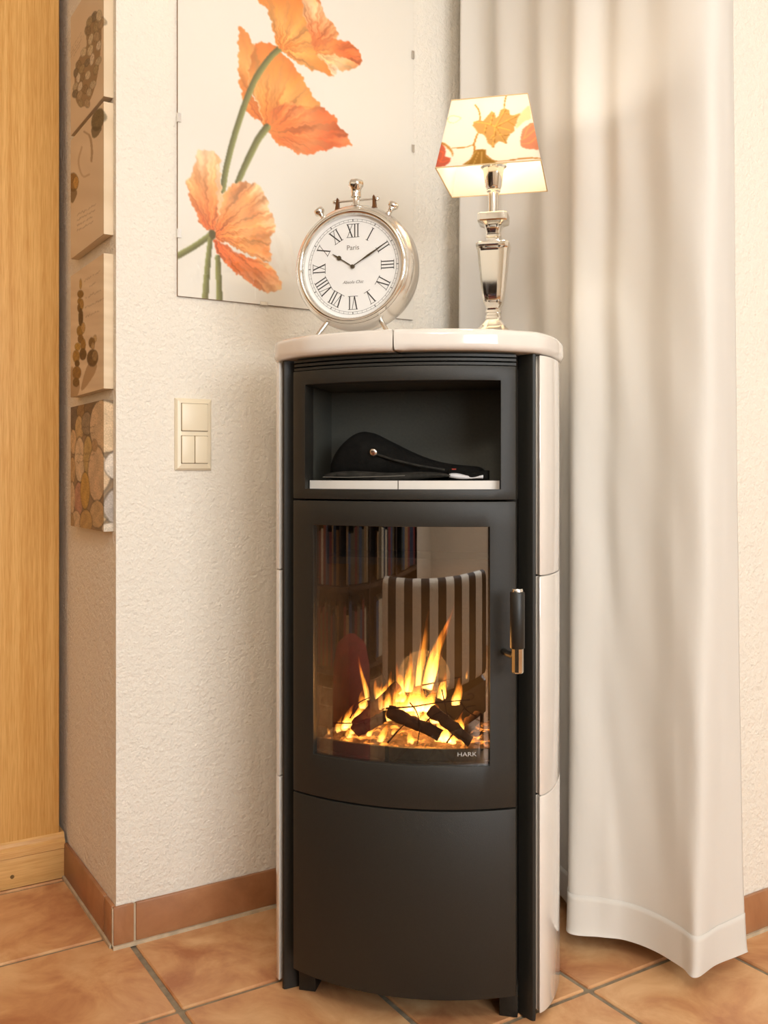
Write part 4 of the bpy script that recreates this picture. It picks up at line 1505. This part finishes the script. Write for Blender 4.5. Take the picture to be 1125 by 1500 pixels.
def wood(p, seed, base, dark, fx, fy):
    g = np.random.default_rng(seed)
    w = np.zeros(p.X.shape)
    for k in range(4):
        w += np.sin(p.Y * fy * (0.6 + 0.5 * k) + np.sin(p.X * fx + g.uniform(0, 6)) * 1.4 + g.uniform(0, 6)) / (1 + k)
    t = np.clip(0.5 + 0.3 * w, 0, 1)[..., None] * 0.35
    p.C = np.asarray(base, float) * (1 - t) + np.asarray(dark, float) * t


def scribble(p, x0, y0, slope, n, ln, seed, col=(120, 92, 62), h=8):
    g = np.random.default_rng(seed)
    for r in range(n):
        yb = y0 + r * h * 2.1
        xs = np.arange(0, ln * g.uniform(0.75, 1.0), h * 0.35)
        pts = [(x0 + q, yb + slope * q + g.uniform(-h * 0.4, h * 0.4)) for q in xs]
        if len(pts) > 3:
            p.line(pts, h * 0.16, col, alpha=0.55)


def canvas(zb, zt, quad, painter, label):
    root = tag(empty('stone_canvas', (AX, (CY0 + CY1) / 2, zb)), label, 'picture', 'stone pictures on canvas')
    hz = zt - zb
    hy = (CY1 - CY0) / 2
    MB().box(-TH + 0.0006, -0.001, -hy + 0.0006, hy, 0, hz).build('canvas_body', M['canvas_edge'], root, bevel=0.001, seg=1)
    nf, ns, nr = 90, 14, 190
    a_f = np.linspace(0, 1, nf)
    a_s = np.linspace(1, 1 + TH / (2 * hy), ns)
    aa = np.concatenate([a_f, a_s])
    b, a = np.meshgrid(np.linspace(0, 1, nr), aa, indexing='ij')
    X = np.where(np.arange(nf + ns)[None, :] < nf, -TH, -TH + (a - 1) * 2 * hy)
    Y = np.where(np.arange(nf + ns)[None, :] < nf, hy - a * 2 * hy, -hy)
    X = np.broadcast_to(X, b.shape); Y = np.broadcast_to(Y, b.shape)
    Z = hz * (1 - b)
    dx, dy = quad_map(quad, a, b)
    p = Paint(dx, dy, (204, 170, 128))
    painter(p)
    me = bpy.data.meshes.new('canvas_print')
    me.from_pydata(np.stack([X, Y, Z], -1).reshape(-1, 3).tolist(), [], grid_faces(nr, nf + ns))
    p.apply(me)
    me.materials.append(M['canvas_print'])
    o = bpy.data.objects.new('canvas_print', me); COL.objects.link(o); o.parent = root
    return root


SAND, SANDD = (222, 192, 154), (188, 152, 112)


def paint_heart(p):
    wood(p, 1, (226, 204, 172), (204, 178, 142), 0.03, 0.02)
    hp = catmull([(405, 25), (440, 45), (446, 110), (445, 190), (430, 330), (400, 430), (365, 452), (338, 410), (330, 300), (340, 210), (365, 170), (385, 150), (385, 90)], 4, closed=True)
    g = np.random.default_rng(4)
    cols = [(196, 172, 128), (150, 122, 74), (174, 150, 110), (128, 98, 56), (206, 184, 150), (110, 88, 56), (160, 128, 84)]
    q = Paint(np.array([[0.]]), np.array([[0.]]), (0, 0, 0))
    pts = []
    for _ in range(3000):
        x, y = g.uniform(325, 450), g.uniform(20, 460)
        q.X[:] = x; q.Y[:] = y
        if q.mask_poly(hp)[0, 0] < 0.5:
            continue
        if all(((x - a) / 20) ** 2 + ((y - b) / 38) ** 2 > 1 for a, b in pts):
            pts.append((x, y))
    p.poly(hp, (140, 110, 72), 0, alpha=0.75)
    for i, (x, y) in enumerate(pts):
        p.stone(x, y, g.uniform(9, 13), g.uniform(17, 28), np.array(cols[i % len(cols)]) * 0.8 + 45, g.uniform(-0.2, 0.2))
    scribble(p, 305, 110, -0.9, 4, 70, 2, h=9)


def paint_sand(p):
    wood(p, 2, (228, 206, 174), (200, 172, 136), 0.015, 0.035)
    p.line([(375, 580), (400, 600), (410, 660), (408, 710)], 9, (150, 118, 80), alpha=0.6)
    p.line([(365, 650), (350, 720), (370, 780), (400, 770)], 8, (176, 142, 102), alpha=0.5)
    p.stone(433, 525, 24, 48, (122, 104, 70), 0.2)
    p.poly([(408, 560), (450, 560), (430, 600), (412, 604)], (92, 76, 48), 3, alpha=0.7)
    p.stone(325, 815, 24, 40, (150, 112, 56), 0.1)
    p.stone(338, 815, 12, 28, (190, 146, 76), 0.1)
    p.poly([(308, 850), (345, 850), (330, 900), (315, 905)], (108, 82, 46), 3, alpha=0.7)
    scribble(p, 345, 960, -0.7, 4, 90, 5, h=11)


def paint_tower(p):
    wood(p, 3, (228, 206, 174), (200, 172, 136), 0.012, 0.05)
    p.poly([(240, 1110), (330, 1110), (300, 1220), (200, 1350), (165, 1340)], (172, 138, 98), 3, alpha=0.8)
    p.poly([(70, 1130), (150, 1300), (120, 1420), (45, 1430), (45, 1200)], (168, 134, 94), 3, alpha=0.7)
    O = (160, 122, 54)
    for x, y, rx, ry, c in ((160, 320, 13, 48, (190, 152, 86)), (158, 420, 32, 36, (140, 104, 46)), (150, 490, 24, 30, O), (146, 555, 20, 40, (128, 94, 42)), (172, 520, 20, 50, (170, 130, 66)),
                            (162, 650, 24, 85, (104, 76, 34)), (155, 780, 36, 50, O), (188, 750, 20, 50, (186, 150, 92)), (160, 860, 30, 40, (138, 102, 48)), (188, 920, 26, 60, (158, 118, 54)),
                            (186, 1010, 36, 55, (112, 82, 38)), (128, 935, 32, 36, (186, 146, 66)), (112, 1030, 38, 60, (170, 130, 62)), (122, 1100, 26, 30, (110, 80, 36)),
                            (118, 1190, 46, 62, (150, 112, 56)), (110, 1285, 36, 40, (128, 96, 48)),
                            (312, 860, 16, 34, (196, 164, 116)), (278, 900, 30, 48, (132, 100, 54)), (290, 935, 16, 34, (182, 150, 104)), (286, 1050, 54, 78, (110, 82, 44)), (310, 1030, 28, 52, (150, 120, 78))):
        p.stone(x, y, rx, ry, c)
    scribble(p, 200, 290, -0.55, 1, 180, 7, h=22)
    scribble(p, 255, 345, -0.5, 1, 80, 8, h=22)
    scribble(p, 210, 460, -0.45, 1, 170, 9, h=22)
    scribble(p, 205, 555, -0.42, 1, 190, 10, h=22)
    scribble(p, 215, 645, -0.4, 1, 170, 11, h=22)


def paint_pebbles(p):
    p.C[:] = (150, 124, 94)
    S = [(70, 860, 30, 62, (120, 100, 80)), (112, 830, 30, 42, (150, 118, 76)), (165, 815, 42, 48, (126, 102, 72)), (95, 915, 22, 62, (196, 164, 116)), (136, 890, 27, 58, (150, 130, 104)),
         (208, 905, 56, 132, (206, 178, 142)), (62, 985, 18, 62, (204, 172, 130)), (98, 1075, 28, 112, (212, 186, 150)), (142, 1055, 24, 100, (186, 158, 104)), (186, 1145, 43, 138, (206, 176, 140)),
         (57, 1130, 17, 66, (190, 156, 112)), (92, 1275, 24, 84, (184, 138, 112)), (127, 1232, 24, 92, (190, 150, 80)), (55, 1270, 16, 80, (204, 176, 140)), (190, 1350, 37, 68, (190, 160, 118)),
         (78, 1388, 26, 52, (200, 172, 136)), (132, 1392, 32, 62, (182, 148, 96)), (52, 1400, 14, 50, (170, 140, 100)), (255, 1310, 34, 110, (176, 164, 152)), (245, 1100, 24, 80, (214, 200, 182)),
         (252, 1420, 40, 30, (206, 192, 172)), (175, 1000, 14, 30, (176, 144, 104))]
    for x, y, rx, ry, c in S:
        p.stone(x, y, rx, ry, c)
    scribble(p, 105, 915, -0.2, 2, 80, 15, (90, 74, 54), h=16)
    scribble(p, 80, 1050, -0.1, 2, 110, 16, (110, 92, 70), h=18)


z8 = lambda q: [(x * 3, y * 3) for x, y in q]
z7 = lambda q: [((x - 95) * 6.66, (y - 365) * 6.66) for x, y in q]
z5 = lambda q: [((x - 90) * 3.41, (y - 360) * 3.41) for x, y in q]
canvas(1.677, 1.938, z8([(104, -28), (152, -53), (152, 141), (104, 199)]), paint_heart, 'canvas with a heart of pebbles, topmost of the four stone pictures')
canvas(1.405, 1.6665, z8([(104, 210), (152, 148), (155, 343), (105, 388)]), paint_sand, 'canvas with two stones and a trail in sand, second from the top')
canvas(1.100, 1.367, z7([(102.5, 402), (153.5, 370), (155, 568), (102, 580)]), paint_tower, 'canvas with balanced stone towers and script, third from the top')
canvas(0.817, 1.078, z5([(103.8, 597.5), (154, 585), (155, 781.4), (103.8, 774)]), paint_pebbles, 'canvas filled with large pebbles, lowest of the four stone pictures')

# ------------------------------------------------------------------ light switch
sw = tag(empty('light_switch', (0.702, AY, 0.9385)), 'cream double light switch on the wall left of the stove', 'switch')
SWW, SWH = 0.039, 0.147


def pillow(name, x0, x1, z0, z1, y0, y1, r, m, parent, tilt=0.0):
    o = MB().box(x0, x1, -y1, -y0, z0, z1).build(name, m, parent, bevel=r, seg=3)
    return o


fr = MB()
prof = [(0.0, 0.0), (0.0, 0.004), (0.004, 0.0085), (0.012, 0.0105)]
ringv = []
for ins, y in prof:
    ringv += [(-SWW + ins, -y, ins), (SWW - ins, -y, ins), (SWW - ins, -y, SWH - ins), (-SWW + ins, -y, SWH - ins)]
ff = []
for r in range(len(prof) - 1):
    for i in range(4):
        j = (i + 1) % 4
        ff.append((r * 4 + i, r * 4 + j, r * 4 + 4 + j, r * 4 + 4 + i))
ff.append((12, 13, 14, 15)); ff.append((0, 1, 2, 3))
obj('cover_frame', ringv, ff, M['switch'], sw)
for z0, z1 in ((0.0145, 0.0700), (0.0805, 0.1360)):
    MB().box(-0.0285, 0.0285, -0.0112, -0.0100, z0 - 0.0008, z1 + 0.0008).build('rocker_gap', M['gap'], sw)
pillow('rocker', -0.0277, 0.0277, 0.0805, 0.1360, 0.010, 0.0145, 0.0018, M['switch'], sw)
pillow('rocker', -0.0277, -0.0006, 0.0145, 0.0700, 0.010, 0.0145, 0.0016, M['switch'], sw)
pillow('rocker', 0.0006, 0.0277, 0.0145, 0.0700, 0.010, 0.0145, 0.0016, M['switch'], sw)

# ------------------------------------------------------------------ curtain
def curtain_mat():
    m, nt, b = new_mat('white_curtain_cloth')
    b.inputs['Base Color'].default_value = rgba((240, 236, 228))
    b.inputs['Roughness'].default_value = 0.85
    b.inputs['Specular IOR Level'].default_value = 0.2
    b.inputs['Sheen Weight'].default_value = 0.2
    t = nt.nodes.new('ShaderNodeBsdfTranslucent')
    t.inputs['Color'].default_value = rgba((236, 226, 210))
    mx = nt.nodes.new('ShaderNodeMixShader')
    mx.inputs[0].default_value = 0.22
    nt.links.new(b.outputs[0], mx.inputs[1]); nt.links.new(t.outputs[0], mx.inputs[2])
    nt.links.new(mx.outputs[0], nt.nodes['Material Output'].inputs['Surface'])
    tc = nt.nodes.new('ShaderNodeTexCoord')
    n = nt.nodes.new('ShaderNodeTexNoise'); n.inputs['Scale'].default_value = 9; n.inputs['Detail'].default_value = 4
    mp = nt.nodes.new('ShaderNodeMapping'); mp.inputs['Scale'].default_value = (1, 1, 0.45)
    nt.links.new(tc.outputs['Object'], mp.inputs['Vector']); nt.links.new(mp.outputs[0], n.inputs['Vector'])
    bp = nt.nodes.new('ShaderNodeBump'); bp.inputs['Strength'].default_value = 0.5; bp.inputs['Distance'].default_value = 0.006
    nt.links.new(n.outputs['Fac'], bp.inputs['Height']); nt.links.new(bp.outputs[0], b.inputs['Normal'])
    return m


M['curtain'] = curtain_mat()
bot = [(1.31, 1.80), (1.385, 1.72), (1.365, 1.64), (1.395, 1.57), (1.378, 1.495), (1.345, 1.435), (1.285, 1.383), (1.325, 1.335), (1.358, 1.305), (1.3725, 1.2345), (1.368, 1.175), (1.362, 1.142), (1.43, 1.150), (1.516, 1.150)]
topc = [(1.335, 1.80), (1.372, 1.745), (1.350, 1.685), (1.378, 1.615), (1.352, 1.55), (1.376, 1.49), (1.350, 1.43), (1.376, 1.372), (1.362, 1.325), (1.376, 1.27), (1.372, 1.205), (1.400, 1.135), (1.45, 1.140), (1.496, 1.172)]
cb, ct = catmull(bot, 14), catmull(topc, 14)
H0, H1 = 0.040, 2.42
NR = 80
V = []
for j in range(NR + 1):
    t = (j / NR) ** 2.0      # rows close together near the hem
    w = t ** 0.5
    z = H0 + (H1 - H0) * t
    for i in range(len(cb)):
        x, y = cb[i] * (1 - w) + ct[i] * w
        wr_ = 0.0018 * math.sin(z * 11 + i * 0.21) * math.sin(z * 5.3 + i * 0.07)
        V.append((x - 1.40 + wr_, y - 1.45 + wr_, z))
nc = len(cb)
cu = tag(empty('curtain', (1.40, 1.45, 0)), 'long white cloth curtain hanging right of the stove', 'curtain')
o = obj('cloth', V, grid_faces(NR + 1, nc), M['curtain'], cu, smooth=True)
sm = o.modifiers.new('thickness', 'SOLIDIFY'); sm.thickness = 0.0015; sm.offset = 0
# turned-up hem band
V = []
for j in range(13):
    z = H0 - 0.001 + 0.072 * (j / 12) ** 2
    t = max(0, (z - H0) / (H1 - H0)); w = t ** 0.5
    P = cb * (1 - w) + ct * w
    for i in range(nc):
        d = P[min(i + 1, nc - 1)] - P[max(i - 1, 0)]
        d = d / np.linalg.norm(d)
        nrm = np.array((d[1], -d[0]))
        wr_ = 0.0018 * math.sin(z * 11 + i * 0.21) * math.sin(z * 5.3 + i * 0.07)
        q = P[i] + nrm * 0.0016 + wr_
        V.append((q[0] - 1.40, q[1] - 1.45, z))
o = obj('hem', V, grid_faces(13, nc), M['curtain'], cu, smooth=True)
sm = o.modifiers.new('thickness', 'SOLIDIFY'); sm.thickness = 0.0008; sm.offset = 0
v, f = tube([(1.37 - 1.40, 1.84 - 1.45, 2.43), (1.37 - 1.40, 1.12 - 1.45, 2.43)], 0.010, 12)
obj('curtain_rail', v, f, M['white_frame'], cu, auto=0.8)

# ------------------------------------------------------------------ furniture behind the camera, added for the stove glass to reflect
def stripes():
    m, nt, b = new_mat('striped_cover')
    tc = nt.nodes.new('ShaderNodeTexCoord'); sp = nt.nodes.new('ShaderNodeSeparateXYZ')
    nt.links.new(tc.outputs['Object'], sp.inputs[0])
    mu = nt.nodes.new('ShaderNodeMath'); mu.operation = 'MULTIPLY'; mu.inputs[1].default_value = 1 / 0.235
    fr_ = nt.nodes.new('ShaderNodeMath'); fr_.operation = 'FRACT'
    gt = nt.nodes.new('ShaderNodeMath'); gt.operation = 'GREATER_THAN'; gt.inputs[1].default_value = 0.5
    nt.links.new(sp.outputs['X'], mu.inputs[0]); nt.links.new(mu.outputs[0], fr_.inputs[0]); nt.links.new(fr_.outputs[0], gt.inputs[0])
    mx = nt.nodes.new('ShaderNodeMix'); mx.data_type = 'RGBA'
    mx.inputs[6].default_value = rgba((30, 30, 32)); mx.inputs[7].default_value = rgba((236, 234, 228))
    nt.links.new(gt.outputs[0], mx.inputs[0]); nt.links.new(mx.outputs[2], b.inputs['Base Color'])
    b.inputs['Roughness'].default_value = 0.85
    return m


M['stripes'] = stripes()
M['walnut'] = mat('dark_walnut', (62, 42, 28), 0.45, var=0.2, vscale=5, stretch=(1, 1, 8))
sf = tag(empty('striped_sofa', W(0.30, -1.70, 0), RZ), 'low black and white striped sofa mirrored in the stove glass', 'sofa')
MB().box(-0.80, 0.80, 0.22, 0.34, 0.26, 0.605).build('backrest', M['stripes'], sf, bevel=0.03, seg=3)
MB().box(-0.80, 0.80, -0.42, 0.22, 0.24, 0.38).build('seat', M['stripes'], sf, bevel=0.03, seg=3)
MB().box(-0.79, 0.79, -0.40, 0.33, 0.13, 0.24).build('base_frame', M['walnut'], sf, bevel=0.005)
for x in (-0.74, 0.74):
    for y in (-0.35, 0.28):
        MB().box(x - 0.025, x + 0.025, y - 0.025, y + 0.025, 0.0, 0.13).build('leg', M['walnut'], sf, bevel=0.004)
pf = tag(empty('red_pouf', (-0.30, 1.27, 0)), 'round dark red pouf mirrored at the left of the stove glass', 'pouf')
v, f = lathe([(0, 0.03), (0.20, 0.03), (0.235, 0.06), (0.25, 0.14), (0.25, 0.30), (0.24, 0.38), (0.20, 0.43), (0.10, 0.455), (0, 0.45)], 40)
obj('cushion', v, f, mat('red_velvet', (128, 22, 24), 0.8, var=0.15, vscale=10), pf, smooth=True)
v, f = lathe([(0, 0.0), (0.19, 0.0), (0.20, 0.03), (0, 0.03)], 32)
obj('base', v, f, M['walnut'], pf, auto=0.6)
bc = tag(empty('bookcase', (-1.84, 0.55, 0)), 'dark wooden bookcase added behind the camera to darken the glass reflection', 'bookcase')  # unseen, added so the stove glass reflects something dark
MB().box(-0.16, -0.145, -1.70, 1.72, 0, 1.15).build('back_panel', M['walnut'], bc)
for y in (-1.70, -0.85, 0.0, 0.85, 1.70):
    MB().box(-0.145, 0.16, y, y + 0.022, 0, 1.15).build('upright', M['walnut'], bc)
for z in (0.06, 0.42, 0.78, 1.13):
    MB().box(-0.145, 0.155, -1.68, 1.70, z, z + 0.02).build('shelf', M['walnut'], bc)
cols = [(60, 78, 104), (150, 116, 76), (120, 40, 34), (196, 184, 160), (48, 52, 48), (98, 84, 60), (34, 48, 70)]
book_names = ['grey blue', 'tan', 'dark red', 'cream', 'black', 'olive brown', 'navy']
bms = [mat('book_cloth_%d' % i, c, 0.7) for i, c in enumerate(cols)]
for z in (0.08, 0.44):
    for y0 in (-1.66, -0.81, 0.04, 0.89):
        y = y0
        while y < y0 + random.uniform(0.55, 0.70):
            w = random.uniform(0.045, 0.085); hb = random.uniform(0.22, 0.29); bi = random.randrange(7)
            o = MB().box(-0.10, 0.09, 0, w - 0.003, 0, hb).build('book', bms[bi], None, bevel=0.003, seg=1)
            o.location = (-1.84, 0.55 + y, z + 0.001)
            tag(o, book_names[bi] + ' book on the ' + ('lower' if z < 0.3 else 'upper') + ' filled shelf of the added dark bookcase', 'book', 'books in the added bookcase')
            y += w
